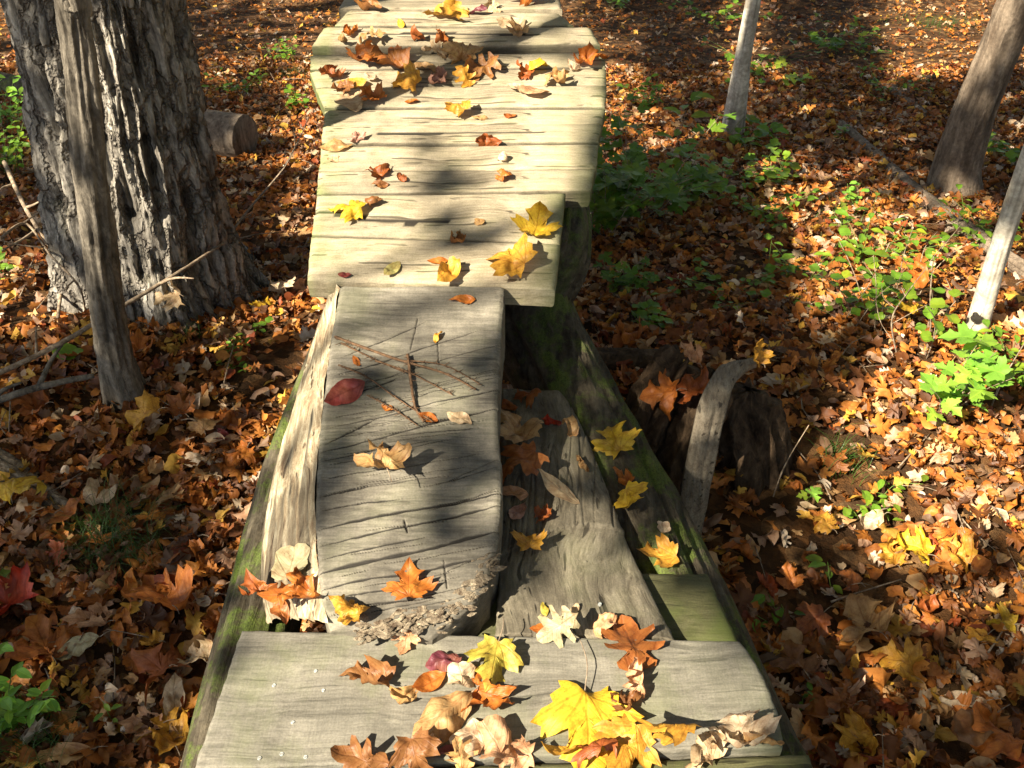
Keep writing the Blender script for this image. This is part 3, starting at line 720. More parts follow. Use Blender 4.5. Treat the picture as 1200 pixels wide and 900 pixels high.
def hero(px, py, size, kind, colr, yaw, label, curl=1.0, stem=0, lift=0, tilt=None, group=None):
    p, nrm = surf(px, py)
    dep = pix(p)[2]; L = size/FPX*dep*1.12*(1.1 if kind != 'oval' else 1.15)
    P2, F = T_HERO[kind]; rr = random.Random(int(px*31 + py*7)); N = len(P2)
    P = np.zeros((N, 3)); P[:, :2] = P2 - [0, CEN[kind]]
    P[:, 0] *= rr.uniform(.85, 1.1)
    cr = np.array([noise.fractal(Vector((q[0]*2.2, q[1]*2.2, px*.13)), 1, 2, 3) for q in P2]); P[:, 2] += cr*.17*curl + .025*curl*np.array([nz(q[0]*9, q[1]*9, px) for q in P2])
    P[:, 0] += .03*np.array([nz(q[0]*4, q[1]*4, py*.7) for q in P2]); P[:, 2] += abs(P[:, 0])*rr.uniform(-.15, .35)*curl
    P = bend(P, rr.uniform(1.0, 2.6)*curl*rr.choice((1, 1, -1)), rr.uniform(0, math.pi)); P = bend(P, rr.uniform(-1.3, 1.6)*curl, rr.uniform(0, math.pi))
    P *= L
    a_ = R(yaw); ca, sa = math.cos(a_), math.sin(a_)
    tl = R(rr.uniform(-10, 10)*curl if tilt is None else tilt)
    Rm = np.array(Matrix.Rotation(a_, 3, 'Z') @ Matrix.Rotation(tl, 3, 'X') @ Matrix.Rotation(R(rr.uniform(-9, 9))*curl, 3, 'Y'))
    nv = Vector(nrm); 
    if nv.z < 0: nv = -nv
    nv = (nv*.8 + Vector((0, 0, .6))).normalized(); Al = np.array(Vector((0, 0, 1)).rotation_difference(nv).to_matrix())
    W = P @ Rm.T @ Al.T + np.array(p)
    # settle on the surface
    gap = 9
    for i in range(0, N, 3):
        q = Vector(W[i]); h = bvh.ray_cast(q + Vector((0, 0, .12)), Vector((0, 0, -1)), .5)
        if h[0] is not None and abs(h[0].z - p.z) < .06: gap = min(gap, q.z - h[0].z)
    if gap > 5: gap = W[:, 2].min() - p.z
    W[:, 2] += -gap + .0006 + lift
    c = np.array(PAL[colr]); c2 = np.array(PAL[rr.choice(['brown', 'tan', 'gold', 'rust'])])
    mixn = np.array([min(1, max(0, .5*nz(q[0]*3 + px, q[1]*3, 5) + .12)) for q in P2])[:, None]
    rimf = (np.linalg.norm(P2 - [0, CEN[kind]], axis=1) > .5)[:, None]*.10
    Cc = c*(1 - mixn*.55 - rimf) + c2*mixn*.45; Cc = Cc*rr.uniform(.88, 1.1)
    nm = {'maple': 'maple_leaf', 'oval': 'oval_leaf', 'oak': 'oak_leaf', 'poplar': 'broad_leaf'}[kind]
    o = mesh_obj(nm, W, F, M['leaf'], loc=Vector(W.mean(0)), attrs={'Col': Cc}, label=label, cat='leaf', group=group)
    uvl = o.data.uv_layers.new(name='UVMap'); li = np.empty(len(o.data.loops), int); o.data.loops.foreach_get('vertex_index', li)
    uvl.data.foreach_set('uv', P2[li].astype(np.float32).ravel())
    if stem:
        n_ = len(full_outline(kind, 2)); bi = N - n_; b_ = Vector(W[bi]); cc = Vector(W[0]); d_ = (b_ - cc).normalized(); d_.z = max(-.1, min(.2, d_.z))
        e = b_ + d_*L*stem + Vector((0, 0, .004)); V, F = tube([b_, b_.lerp(e, .5) + Vector((rr.uniform(-.1, .1)*L*stem, 0, .006)), e], [.0012, .0009], 6, 8)
        mesh_obj('stem', V, F, M['twig'], parent=o, attrs={'groove': [0.0]*len(V)})
    HEROXY.append((p.x, p.y))
    return o
H = '''
432,13,30,oval,brown,70,curled brown leaf at the far left corner of the deck,1.6
524,20,36,maple,gold,200,golden ragged leaf at the far end of the deck near the middle,1.3
470,30,12,oval,yellow,20,tiny yellow leaf between the brown corner leaf and the far golden leaf,.6
412,41,24,maple,orange,60,upright orange-brown leaf near the left edge of the far grey board,1.5
437,50,30,oak,tan,100,tan leaf just right of the upright orange-brown leaf on the far board,1.2
560,17,22,oval,purple,80,dark purple-red leaf on the farthest boards,1.2
578,12,24,oak,beige,40,beige scrap of leaf just beyond the dark purple-red one,1.2
618,3,42,maple,orange,100,large orange leaf at the very top edge of the deck,1.2
600,28,28,oval,beige,95,long pale leaf near the right of the far boards,1.3
608,41,28,maple,tan,30,star-shaped tan leaf right of centre on the far grey board,.9
517,50,30,maple,darkorange,150,rusty orange leaf standing at the back of the leaf heap,1.5
403,60,20,oval,tan,10,small tan leaf at the left end just behind the leaf heap,1.2
424,73,28,maple,orange,220,red-orange leaf on the left wing of the leaf heap,1.4
458,77,46,maple,darkorange,75,largest brown-orange leaf in the heap across the deck,1.1
490,62,26,oval,rust,140,dark rust leaf behind the middle of the leaf heap,1.6
512,66,30,oak,beige,60,pale beige leaf in the middle of the heap,1.3
541,70,36,maple,tan,10,broad tan-orange leaf at the back right of the heap,1.3
568,84,40,oak,brown,110,long curled brown leaf at the right tip of the heap,1.6
388,94,32,maple,rust,30,rust leaf at the left tip of the heap,1.6
415,101,30,oval,gold,95,golden oval leaf at the front left of the heap,.8
436,94,18,oval,cream,50,small cream leaf between the golden oval and the largest leaf,1.0
478,104,32,maple,gold,80,golden leaf in front of the largest heap leaf,1.2
515,95,30,maple,pink,130,pinkish tan leaf in the front middle of the heap,1.3
545,100,28,oak,gold,30,gold-brown leaf at the front right of the heap,1.2
500,84,24,oval,tan,70,tan oval leaf squeezed in the centre of the heap,1.2
438,118,28,maple,orange,60,bright orange leaf just in front of the heap on the left,1.4
411,122,34,poplar,beige,80,flat beige leaf left of the bright orange leaf,.5
403,108,22,maple,brown,120,small brown leaf behind the flat beige leaf,1.5
483,121,14,oval,orange,90,small orange scrap alone in front of the heap,1.0
615,88,22,maple,rust,60,dark orange leaf left of the yellow one on the right side,1.3
632,83,28,oval,yellow,130,bright yellow folded leaf right of the heap,1.5
652,97,26,maple,tan,210,crumpled tan-brown leaf on the right side before the yellow one,1.8
690,76,34,maple,orange,15,orange leaf near the right edge of the deck,1.5
673,82,20,oval,cream,40,cream leaf beside the orange one at the right edge,1.2
607,108,22,oval,cream,75,cream leaf left in the pair lying right of centre,1.2
628,111,30,oval,peach,100,peach leaf right in the pair lying right of centre,.9
538,136,26,maple,gold,40,single golden leaf alone in the middle of a bright board,1.0
563,139,14,oval,tan,90,small tan leaf right of the single golden leaf,1.0
598,137,13,oval,rust,90,small rust leaf farther right of the single golden leaf,1.0
396,173,32,oval,tan,100,tan leaf at the left end of the board past the dark gap,1.0
419,170,18,maple,pink,20,small pinkish leaf right of the tan leaf at the left end,1.4
390,187,14,poplar,beige,0,small round beige leaf in front of the tan leaf at the left end,.6
572,170,27,oval,rust,80,rusty rolled leaf on the grey middle board,1.7
588,190,16,oval,cream,60,cream scrap in front of the rusty rolled leaf,1.4
444,206,20,maple,rust,40,rust leaf behind the dark gap on the left,1.5
471,210,14,oval,rust,60,smaller rust leaf right of the one behind the dark gap,1.5
590,210,17,maple,orange,10,orange leaf standing just behind the dark gap on the right,1.4
446,219,16,oval,brown,95,brown leaf half fallen into the dark gap,1.0
412,251,34,maple,yellow,80,golden yellow leaf at the left of the second board,.9
440,239,22,oval,brown,130,thin dark leaf with curly shadow right of the golden yellow one,1.9
562,261,12,poplar,tan,0,small round tan leaf on the second board,.5
628,270,46,maple,yellow,350,large yellow leaf with brown tips at the right of the second board,.9
537,286,28,maple,brown,100,brown curled leaf in the middle of the near deck board,1.7
600,316,48,maple,gold,60,large golden leaf on the front right of the near deck board,.8
515,307,21,oval,orange,95,small orange oval leaf behind the curled gold one,.5
460,317,25,oval,olive,150,narrow green-yellow leaf on the near deck board,.7
527,326,33,oval,gold,140,curled gold leaf on the join of deck and big slab,1.6
405,324,13,oval,crimson,85,tiny maroon leaf at the front edge of the deck,.8
543,353,25,oval,orange,95,orange leaf at the top of the big slab,.8
513,397,15,oval,gold,150,small gold leaf above the brown twig,1.3
418,426,13,oval,orange,30,small orange leaf at the left among the brown twig,.8
407,464,42,oval,crimson,125,crimson oval leaf on the big slab,.7
455,480,14,oval,orange,60,small orange leaf below the brown twig,.6
503,492,19,oval,orange,80,orange leaf at the lower tip of the brown twig,.8
540,491,28,oval,beige,50,beige crescent-shaped leaf near the right edge of the big slab,1.1
452,556,50,maple,tan,10,curled tan leaf with long stem casting a dark shadow on the big slab,1.7,.4
480,692,42,maple,orange,5,upright orange-red leaf at the foot of the big slab,1.0
413,728,36,maple,gold,60,folded golden brown leaf on the edge between big slab and near plank,1.9
477,745,28,maple,peach,160,peach leaf under the crumbled end of the big slab,1.0
343,667,50,poplar,sage,0,flat pale green-yellow leaf at the foot of the torn slab side,.4
350,705,48,maple,orange,100,curled orange-brown leaf behind the left end of the near plank,1.8
310,716,42,maple,rust,40,rust leaf wedged at the back left corner of the near plank,1.6
330,722,34,oval,darkorange,20,orange oval leaf between the curled one and the near plank corner,1.2
620,468,26,maple,rust,100,rust leaf at the upper end of the wedge slab,1.3
598,480,26,oval,darkorange,30,dark orange leaf in the corner between the two slabs,1.2
606,520,46,maple,tan,30,pointed tan-orange leaf beside the big slab on the wedge slab,1.2
612,558,48,maple,darkorange,120,broad orange-brown leaf on the wedge slab beside the big slab,1.1
600,580,34,oval,peach,80,peach leaf tucked below the broad orange-brown one,1.0
655,582,50,oval,beige,60,large beige oval leaf lying flat on the wedge slab,.4
643,500,26,oval,red,110,thin red curled leaf on the upper wedge slab,1.9
668,508,28,oval,tan,20,rolled tan leaf right of the thin red one,1.8
685,549,28,maple,tan,30,crumpled tan leaf in the middle of the wedge slab,1.9
636,608,28,maple,rust,80,rust leaf below the large beige oval,1.4
607,603,30,oval,pink,150,dusky pink leaf against the big slab above the gold one,1.0
620,641,30,maple,gold,0,gold leaf standing above the sawn end of the wedge slab,1.2
720,527,42,maple,yellow,10,upper yellow leaf on the thick right log,1.0
731,566,25,maple,orange,50,orange leaf between two yellow ones on the thick right log,1.2
737,598,32,maple,yellow,200,lower yellow leaf on the thick right log,1.1
777,653,42,maple,gold,80,big yellow leaf resting behind the green treated board,.7
777,619,17,poplar,cream,0,small cream leaf on the mossy part of the thick log,.6
638,716,16,oval,lime,10,small green-yellow leaf on the sawn end of the wedge slab,.8
673,716,17,oval,beige,150,small beige leaf near the nail of the wedge slab,.7
641,739,30,oval,orange,95,orange leaf at the front edge of the wedge slab,.7
657,747,48,oak,sage,120,pale lobed oak leaf on the join of wedge slab and near plank,.9
708,737,30,oval,peach,150,folded pinkish leaf left of the large brown oak leaf,1.9
741,763,72,oak,darkorange,10,large brown lobed leaf across the back edge of the near plank,.7
438,799,50,maple,brown,80,brown toothed leaf alone on the left half of the near plank,.9
472,820,40,oval,tan,140,rolled tan leaf right of the brown toothed one,1.8
505,801,36,oval,orange,120,smooth orange oval leaf on the near plank,.8
522,780,38,oval,purple,110,purple and pink folded leaf behind the smooth orange oval,1.8
541,797,34,poplar,cream,10,cream-yellow leaf left of the lemon yellow one,1.0
580,778,52,maple,lime,170,lemon yellow crinkled leaf on the near plank,.9,.5
558,795,20,oval,orange,10,small orange leaf between the cream and the lemon yellow leaf,1.2
573,825,50,maple,orange,220,bright orange-red leaf standing in the pile with a long shadow,1.5
520,848,84,oval,tan,140,long curled tan leaf with pale stem in the pile on the near plank,1.15,.5
508,868,30,oval,cream,170,small cream leaf standing at the left of the pile,1.4
553,868,46,poplar,cream,60,smooth cream leaf at the front of the pile,.9
580,880,60,poplar,peach,30,wide peach leaf at the front right of the pile,1.2
530,884,34,oval,purple,110,purple leaf under the front of the pile,1.2
605,890,44,maple,peach,90,peach-brown leaf at the bottom edge right of the pile,1.2
541,893,40,oak,tan,20,tan leaf cut by the bottom edge below the pile,1.3
430,896,60,oak,brown,80,flat brown leaf at the bottom edge left of the pile,1.0
488,893,44,maple,brown,200,dark brown leaf at the bottom edge just left of the purple one,1.4
687,846,96,maple,yellow,180,largest bright yellow maple leaf on the near plank,.55,.6
735,874,62,maple,gold,150,spotted dark yellow leaf overlapping the largest yellow one,1.0
747,806,42,oak,peach,20,pinkish beige twisted leaf right of the largest yellow one,1.8
734,829,34,maple,brown,60,small curled brown leaf between the twisted beige one and the yellow one,1.8
782,886,60,maple,gold,90,tan-gold leaf at the bottom edge right of the spotted one,.9
822,880,50,maple,beige,40,crumpled beige leaf at the bottom edge,1.6
866,862,66,maple,cream,10,big crumpled cream leaf near the right corner of the near plank,1.7
893,884,44,oval,tan,110,tan leaf at the right corner of the near plank,1.3
655,894,40,oval,gold,95,gold leaf at the bottom edge below the largest yellow one,.8
695,893,36,maple,rust,30,rust leaf in the gap below the largest yellow one,1.3
'''
for ln in H.strip().split('\n'):
    f = ln.split(',')
    hero(float(f[0]), float(f[1]), float(f[2]), f[3], f[4], float(f[5]), f[6], float(f[7]), float(f[8]) if len(f) > 8 else 0, group='fallen leaves on the boards and slabs')
G = '''
33,598,48,maple,yellow,20,bright yellow leaf at the left edge below the fibrous root
55,612,30,oval,orange,80,orange leaf touching the bright yellow one at the left edge
125,590,40,poplar,beige,10,pale fan-shaped leaf above the dark grass tuft
12,716,66,maple,red,60,large red leaf at the left edge
40,750,46,oval,rust,100,rust oval leaf below the large red one
88,612,34,oval,darkorange,120,orange-brown oval leaf beside the dark grass tuft
230,548,28,oval,cream,100,cream leaf alone in the shade left of the slab
45,488,44,maple,darkorange,80,orange maple leaf in the shade near the left edge
43,508,26,oval,orange,150,small bright orange leaf below the shaded maple leaf
333,353,30,maple,cream,30,sunlit cream maple leaf below the left front corner of the deck
312,368,26,maple,yellow,200,sunlit yellow leaf left of the cream maple leaf
362,350,28,maple,peach,60,sunlit peach leaf right below the deck corner
352,330,24,maple,orange,90,sunlit orange leaf under the deck corner
208,368,36,maple,beige,80,sunlit beige leaf right of the sapling
165,420,34,maple,orange,10,orange leaf leaning at the foot of the sapling
215,490,36,maple,darkorange,40,dull orange leaf in the shade below the sapling
178,510,36,maple,gold,100,golden leaf in the shade right of the sapling foot
243,510,26,maple,tan,20,tan star-shaped leaf in the shade left of the slab
285,543,30,maple,orange,150,orange leaf close to the left side of the slab
280,500,36,maple,darkorange,200,dark orange leaf above the one close to the slab
262,522,24,oval,crimson,20,dark red leaf in the shade left of the slab
110,525,36,oak,brown,60,brown lobed leaf left of the golden leaf in shade
142,752,26,oval,orange,15,orange oval leaf standing below the dark grass tuft
200,718,70,maple,orange,40,large bright orange leaf left of the mossy log
113,738,40,maple,peach,90,peach star leaf left of the orange oval one
98,771,44,oval,sage,110,pale green-yellow leaf above the bottom left seedling
60,770,48,maple,darkorange,40,orange-brown maple leaf right of the rust oval
35,772,34,oval,orange,110,orange oval leaf at the left above the green plant
184,762,32,maple,gold,70,gold leaf left of the mossy log end
205,872,54,maple,gold,30,sunlit golden leaf against the mossy log at the bottom
208,832,44,oval,beige,10,beige oval leaf left of the near plank
238,785,34,maple,beige,60,beige leaf touching the mossy log
175,860,50,maple,peach,100,peach-brown leaf near the bottom left of the mossy log
195,800,46,maple,rust,60,rust leaf beside the mossy log half way down
80,895,54,oval,tan,100,tan leaf at the bottom edge left
740,405,40,maple,orange,30,orange leaf behind the thick log near the stump
733,455,34,maple,darkorange,100,dark orange leaf beside the dark hollow left of the stump
808,440,34,maple,peach,20,peach leaf on top of the stump
812,470,40,maple,rust,60,red-orange leaf on the stump beside the bent strip
776,487,36,maple,orange,80,orange leaf low on the stump shell
885,430,30,maple,gold,30,yellow leaf just right of the bent strip top
866,658,30,maple,orange,90,orange maple leaf in the shade right of the green board
880,650,22,oval,tan,20,tan leaf beside the orange maple leaf in the shade
1070,652,38,maple,yellow,60,yellow maple leaf below the sunny patch
1116,640,38,maple,orange,150,orange leaf below the sunny patch near the right
1120,660,36,maple,gold,40,golden leaf just below the orange one near the right
1150,623,18,oval,cream,140,narrow cream leaf near the right edge
1040,660,30,maple,gold,20,gold leaf left of the yellow maple leaf
1015,745,58,maple,tan,20,wide tan-yellow leaf in the lower right shade
1168,745,30,maple,yellow,60,yellow leaf near the lower right edge
1145,757,30,maple,gold,120,gold leaf left of the yellow one near the lower right edge
1125,832,52,oval,cream,95,sunlit cream leaf lying across the lower right bright spot
1143,838,26,poplar,peach,30,sunlit peach leaf tip in the lower right bright spot
1130,868,76,oval,brown,120,big dark brown folded leaf below the bright spot
1000,878,52,maple,gold,80,dull yellow leaf at the bottom edge right
1085,720,34,oval,rust,140,rust oval leaf in the right shade
990,690,30,maple,darkorange,60,dark orange leaf in the right shade beside the green plants
985,835,44,maple,darkorange,100,brown-orange leaf in the lower right
930,790,40,maple,brown,10,brown leaf near the right end of the near plank
1055,790,44,maple,gold,60,half lit golden brown leaf left of the bright spot
1018,620,30,oval,cream,100,cream leaf under the small plant in the sun
965,625,26,maple,gold,30,gold leaf at the edge of the sunny patch
1170,880,60,maple,orange,30,orange leaf in the bottom right corner
1060,735,30,oak,peach,150,peach lobed leaf in the right shade
925,690,30,maple,orange,10,bright orange leaf in the middle of the right shade
950,740,36,maple,rust,120,red-brown leaf in the middle of the right shade
'''
for ln in G.strip().split('\n'):
    f = ln.split(',')
    hero(float(f[0]), float(f[1]), float(f[2]), f[3], f[4], float(f[5]), f[6], 1.3, .3, lift=.022, tilt=random.uniform(-25, 25), group='fallen leaves picked out on the forest floor')

# ---------------------------------------------------------------- leaf litter
def litter(x0, x1, y0, y1, dens, seed, ring, near, far, margin=.25, only=None):
    r2 = np.random.default_rng(seed); n = int((x1 - x0)*(y1 - y0)*dens)
    X = r2.uniform(x0, x1, n); Y = r2.uniform(y0, y1, n)
    dep = Y*cp + (CH + .5)*sp; u = X/dep; up = (Y*sp - (CH + .5)*cp)/dep
    m = (abs(u) < .515 + margin/dep) & (up < .386 + margin/dep) & (up > -.386 - margin/dep) & (dep >= near) & (dep < far)
    if only == 'out': m = ~((abs(u) < .515 + margin/dep) & (up < .386 + margin/dep) & (up > -.386 - margin/dep))
    X, Y = X[m], Y[m]
    bare = np.array([nz(a_*1.9, b_*1.9, 7.7) for a_, b_ in zip(X, Y)]); m = r2.random(len(X)) > np.clip((bare - .05)*3.2, 0, .72)*np.clip((6 - Y)/3, 0, 1)
    X, Y = X[m], Y[m]; n = len(X)
    Z = np.array([gz(a_, b_) for a_, b_ in zip(X, Y)])
    pal = np.array([(.40, .14, .025), (.50, .19, .035), (.33, .115, .022), (.22, .08, .022), (.52, .32, .14), (.60, .45, .28), (.64, .38, .06), (.30, .07, .018), (.42, .26, .16), (.55, .23, .04), (.12, .05, .02), (.25, .15, .085), (.66, .54, .40)])
    pr = np.array([.16, .15, .12, .10, .09, .05, .07, .04, .07, .07, .07, .05, .04]); pr /= pr.sum()
    Vs = []; Fs = []; Cs = []; base = 0
    kinds = r2.choice(4, n, p=[.42, .30, .14, .14]); names = ['maple', 'oval', 'oak', 'poplar']
    for ki, kn in enumerate(names):
        P2, F2 = leaf2d(kn, 1, ring)
        if ring == 1 and kn in ('maple', 'oak'):   # thin the outline
            pass
        idx = np.where(kinds == ki)[0]; k = len(idx)
        if not k: continue
        P = np.zeros((k, len(P2), 3)); Lz = (.026 + .050*r2.random(k)**1.4)*np.clip(1.12 - .05*Y[idx], .75, 1.05)
        P[:, :, :2] = (P2 - [0, CEN[kn]])[None]; P[:, :, 0] *= r2.uniform(.75, 1.1, (k, 1))
        P[:, :, 2] += abs(P[:, :, 0])*r2.uniform(-.5, .9, (k, 1))
        ph = r2.uniform(0, 6.28, (k, 1)); P[:, :, 2] += .07*np.sin(P[:, :, 0]*7 + ph)*np.cos(P[:, :, 1]*6 + ph*2) + .03*r2.normal(size=P.shape[:2])
        for _ in range(2):
            kk = r2.uniform(.3, 3.2, (k, 1))*r2.choice([-1, 1], (k, 1)); an = r2.uniform(0, 3.14, (k, 1)); ca, sa = np.cos(an), np.sin(an)
            s = P[:, :, 0]*ca + P[:, :, 1]*sa; t = -P[:, :, 0]*sa + P[:, :, 1]*ca
            x = (1/kk - P[:, :, 2])*np.sin(kk*s); z = 1/kk - (1/kk - P[:, :, 2])*np.cos(kk*s)
            P = np.stack([x*ca - t*sa, x*sa + t*ca, z], 2)
        P *= Lz[:, None, None]
        ti = r2.normal(0, .38, k); tj = r2.normal(0, .38, k); ya = r2.uniform(0, 6.28, k)
        def rot(P, a_, i, j):
            c, s = np.cos(a_)[:, None], np.sin(a_)[:, None]; p = P.copy(); p[:, :, i] = P[:, :, i]*c - P[:, :, j]*s; p[:, :, j] = P[:, :, i]*s + P[:, :, j]*c; return p
        P = rot(P, ti, 1, 2); P = rot(P, tj, 0, 2); P = rot(P, ya, 0, 1)
        P[:, :, 0] += X[idx][:, None]; P[:, :, 1] += Y[idx][:, None]; P[:, :, 2] += (Z[idx] + r2.uniform(-.004, .038, k))[:, None]
        Vs.append(P.reshape(-1, 3)); nv = len(P2)
        tri = [f for f in F2 if len(f) == 3]; qd = [f for f in F2 if len(f) == 4]; tri += [(a_, b_, c_) for a_, b_, c_, d_ in qd] + [(a_, c_, d_) for a_, b_, c_, d_ in qd]
        tri = np.array(tri); Fs.append((tri[None] + (np.arange(k)*nv)[:, None, None] + base).reshape(-1, 3)); base += k*nv
        col = pal[r2.choice(len(pal), k, p=pr)]*r2.uniform(.6, 1.3, (k, 1))
        Cs.append(np.repeat(col, nv, 0))
    V = np.vstack(Vs).astype(np.float32); F = np.vstack(Fs).astype(np.int32); C = np.vstack(Cs)
    return V, F, C
def fastmesh(name, V, F, C, mat, **k):
    me = bpy.data.meshes.new(name); me.vertices.add(len(V)); me.vertices.foreach_set('co', V.ravel())
    me.loops.add(F.size); me.loops.foreach_set('vertex_index', F.ravel()); me.polygons.add(len(F))
    me.polygons.foreach_set('loop_start', np.arange(0, F.size, F.shape[1], dtype=np.int32))
    try: me.polygons.foreach_set('loop_total', np.full(len(F), F.shape[1], dtype=np.int32))
    except Exception: pass
    at = me.attributes.new('Col', 'FLOAT_COLOR', 'POINT'); at.data.foreach_set('color', np.hstack([C, np.ones((len(C), 1))]).astype(np.float32).ravel())
    me.materials.append(mat); me.update(calc_edges=True); me.validate()
    o = bpy.data.objects.new(name, me); COL.objects.link(o); return prop(o, **k)
sets = [litter(-2.2, 2.2, .3, 4, 1900, 11, 2, 0, 3.0), litter(-4, 6, 1.5, 9.6, 1800, 12, 1, 3.0, 9.5), litter(-4.5, 6.5, -.5, 10, 260, 13, 1, 0, 0, only='out')]
Vv = np.vstack([s[0] for s in sets]); off = np.cumsum([0] + [len(s[0]) for s in sets]); Fv = np.vstack([s[1] + o_ for s, o_ in zip(sets, off)]).astype(np.int32); Cv = np.vstack([s[2] for s in sets])
fastmesh('leaf_litter', Vv, Fv, Cv, M['litter'], label='deep brown and orange leaf litter covering the forest floor', cat='leaf litter', kind='stuff')
print('litter verts', len(Vv), 'faces', len(Fv))

prt = []
rt = random.Random(5)
for k in range(520):
    x = rt.uniform(-3, 4.2); y = rt.uniform(.7, 7); a_ = rt.uniform(0, 6.28); L = rt.uniform(.04, .22); z = gz(x, y) + rt.uniform(.02, .045)
    d_ = Vector((math.cos(a_), math.sin(a_), rt.uniform(-.1, .15)))*L; r0 = rt.uniform(.001, .0035)
    c_ = Vector((x, y, z)); prt.append(tube([c_, c_ + d_*.5 + Vector((rt.uniform(-.015, .015), rt.uniform(-.015, .015), .004)), c_ + d_], [r0, r0*.5], 5, 5))
V, F = joinm(prt); mesh_obj('fallen_twigs', V, F, M['twig'], attrs={'groove': [0.0]*len(V)}, label='thin broken twigs strewn through the leaf litter', cat='twigs', kind='stuff')

# ---------------------------------------------------------------- green plants
def gleaf(c, direc, L, kind, droop, col, rr):
    P2, F = leaf2d(kind, 1, 2); P = np.zeros((len(P2), 3)); P[:, :2] = P2; P[:, 2] += abs(P2[:, 0])*.25 - droop*P2[:, 1]**2 + .03*np.sin(P2[:, 1]*9 + P2[:, 0]*8)
    P *= L; d_ = Vector(direc).normalized(); ya = math.atan2(-d_.x, d_.y); el = math.asin(max(-1, min(1, d_.z)))
    Rm = np.array(Matrix.Rotation(ya, 3, 'Z') @ Matrix.Rotation(el, 3, 'X') @ Matrix.Rotation(rr.uniform(-.4, .4), 3, 'Y'))
    return P @ Rm.T + np.array(c), F, P2, np.tile((np.array(col) + np.array((.10, .05, 0))*max(0, rr.gauss(0, .5)))*rr.uniform(.7, 1.25), (len(P2), 1))
GC = dict(dark=(.10, .20, .02), mid=(.12, .23, .02), bright=(.20, .40, .05), lime=(.34, .46, .05))
def plant(name, label, px, py, h, nst, nl, L, kind, colr, spread, seed, lean=(0, 0), cat='plant', each=False, droop=.25, group=None):
    rr = random.Random(seed); b_ = on_ground(px, py); root = empty(name, b_, label, cat, group)
    nst = int(nst*1.5) if nst > 3 else nst
    for s in range(nst):
        a_ = rr.uniform(0, 6.28); rad = spread*rr.random()**.5; base = b_ + Vector((rr.uniform(-.3, .3)*spread, rr.uniform(-.3, .3)*spread, 0)); base.z = gz(base.x, base.y)
        top = base + Vector((math.cos(a_)*rad + lean[0], math.sin(a_)*rad + lean[1], h*rr.uniform(.7, 1.1))); mid = base.lerp(top, .5) + Vector((rr.uniform(-.02, .02), rr.uniform(-.02, .02), h*.12))
        V, F = tube([base, mid, top], [max(.0012, .008*h), .0009], 6, 10); mesh_obj('stem', V, F, M['twig'] if h > .25 else M['green'], parent=root, attrs={'groove': [0.0]*len(V), 'Col': [(.12, .2, .04)]*len(V)})
        Vs = []; Fs = []; Us = []; Cs = []; nb = 0; C_ = resample([base, mid, top], [.35 + .65*k/max(1, nl-1) for k in range(nl)])
        for k, c_ in enumerate(C_):
            for sgn in (0, math.pi) if k < nl-1 else (0,):
                an = k*1.57*.9 + sgn + a_ + rr.uniform(-.4, .4); dr = (math.cos(an), math.sin(an), rr.uniform(-.1, .45)); pet = Vector(dr)*L*.25
                v, f, u2, cc = gleaf(Vector(c_) + pet, dr, L*rr.uniform(.65, 1.15)*(.75 + .25*k/max(1, nl-1)), kind, droop, GC[colr], rr)
                Vs.append(v); Fs += [tuple(i + nb for i in q) for q in f]; Us.append(u2); Cs.append(cc); nb += len(v)
        Vn = np.vstack(Vs)
        o = mesh_obj('foliage', Vn, Fs, M['green'], parent=root, attrs={'Col': np.vstack(Cs)})
        U = np.vstack(Us); uvl = o.data.uv_layers.new(name='UVMap'); li = np.empty(len(o.data.loops), int); o.data.loops.foreach_get('vertex_index', li); uvl.data.foreach_set('uv', U[li].astype(np.float32).ravel())
    return root
plant('maple_seedling', 'bright green sunlit seedling with lobed leaves at the foot of the thin pale right tree', 1105, 488, .26, 5, 3, .085, 'maple', 'bright', .13, 1)
plant('seedling', 'tall seedling with broad smooth leaves right of the deck, its top leaves catching light', 790, 190, .35, 1, 5, .12, 'oval', 'mid', .05, 2)
plant('seedling', 'arching seedling with a row of oval leaves at the foot of the slim pale tree', 850, 175, .12, 4, 3, .10, 'oval', 'mid', .25, 3, lean=(.15, 0))
plant('shrub', 'low dark green bramble spreading right beside the deck', 745, 255, .34, 14, 4, .085, 'maple', 'dark', .42, 4, lean=(-.02, 0))
plant('shrub', 'dark green leaves pressed against the right side of the deck', 705, 280, .34, 10, 4, .085, 'maple', 'dark', .2, 5)
plant('weed', 'green weeds at the edge of the sun strip past the bramble', 890, 260, .14, 7, 4, .05, 'oval', 'mid', .2, 6)
plant('weed', 'green leafy weeds in the middle of the slope left of the dry stem', 1010, 385, .3, 6, 4, .055, 'poplar', 'mid', .25, 7)
plant('weed', 'green weeds under the sunny strip, just above the right shade', 1010, 310, .16, 8, 3, .06, 'oval', 'mid', .28, 8)
plant('weed', 'small bright weed on the sunny strip near the fallen pole', 1010, 245, .1, 3, 3, .05, 'poplar', 'bright', .1, 9)
plant('seedling', 'tiny bright green seedling at the lower edge of the sunny patch', 945, 588, .06, 1, 2, .05, 'maple', 'bright', .02, 10)
plant('seedling', 'small dark leaved seedling right of the tiny bright one', 1000, 610, .05, 2, 2, .045, 'poplar', 'mid', .05, 11)
plant('seedling', 'pair of dark oval-leaved seedlings in the shade right of the near plank', 915, 730, .05, 3, 2, .05, 'oval', 'mid', .1, 12)
plant('seedling', 'lone dark leaf seedling in the right shade below the sunny patch', 975, 700, .05, 2, 2, .05, 'oval', 'mid', .07, 13)
plant('weed', 'tiny green weed near the right end of the near plank', 940, 835, .04, 2, 2, .025, 'oval', 'mid', .03, 14)
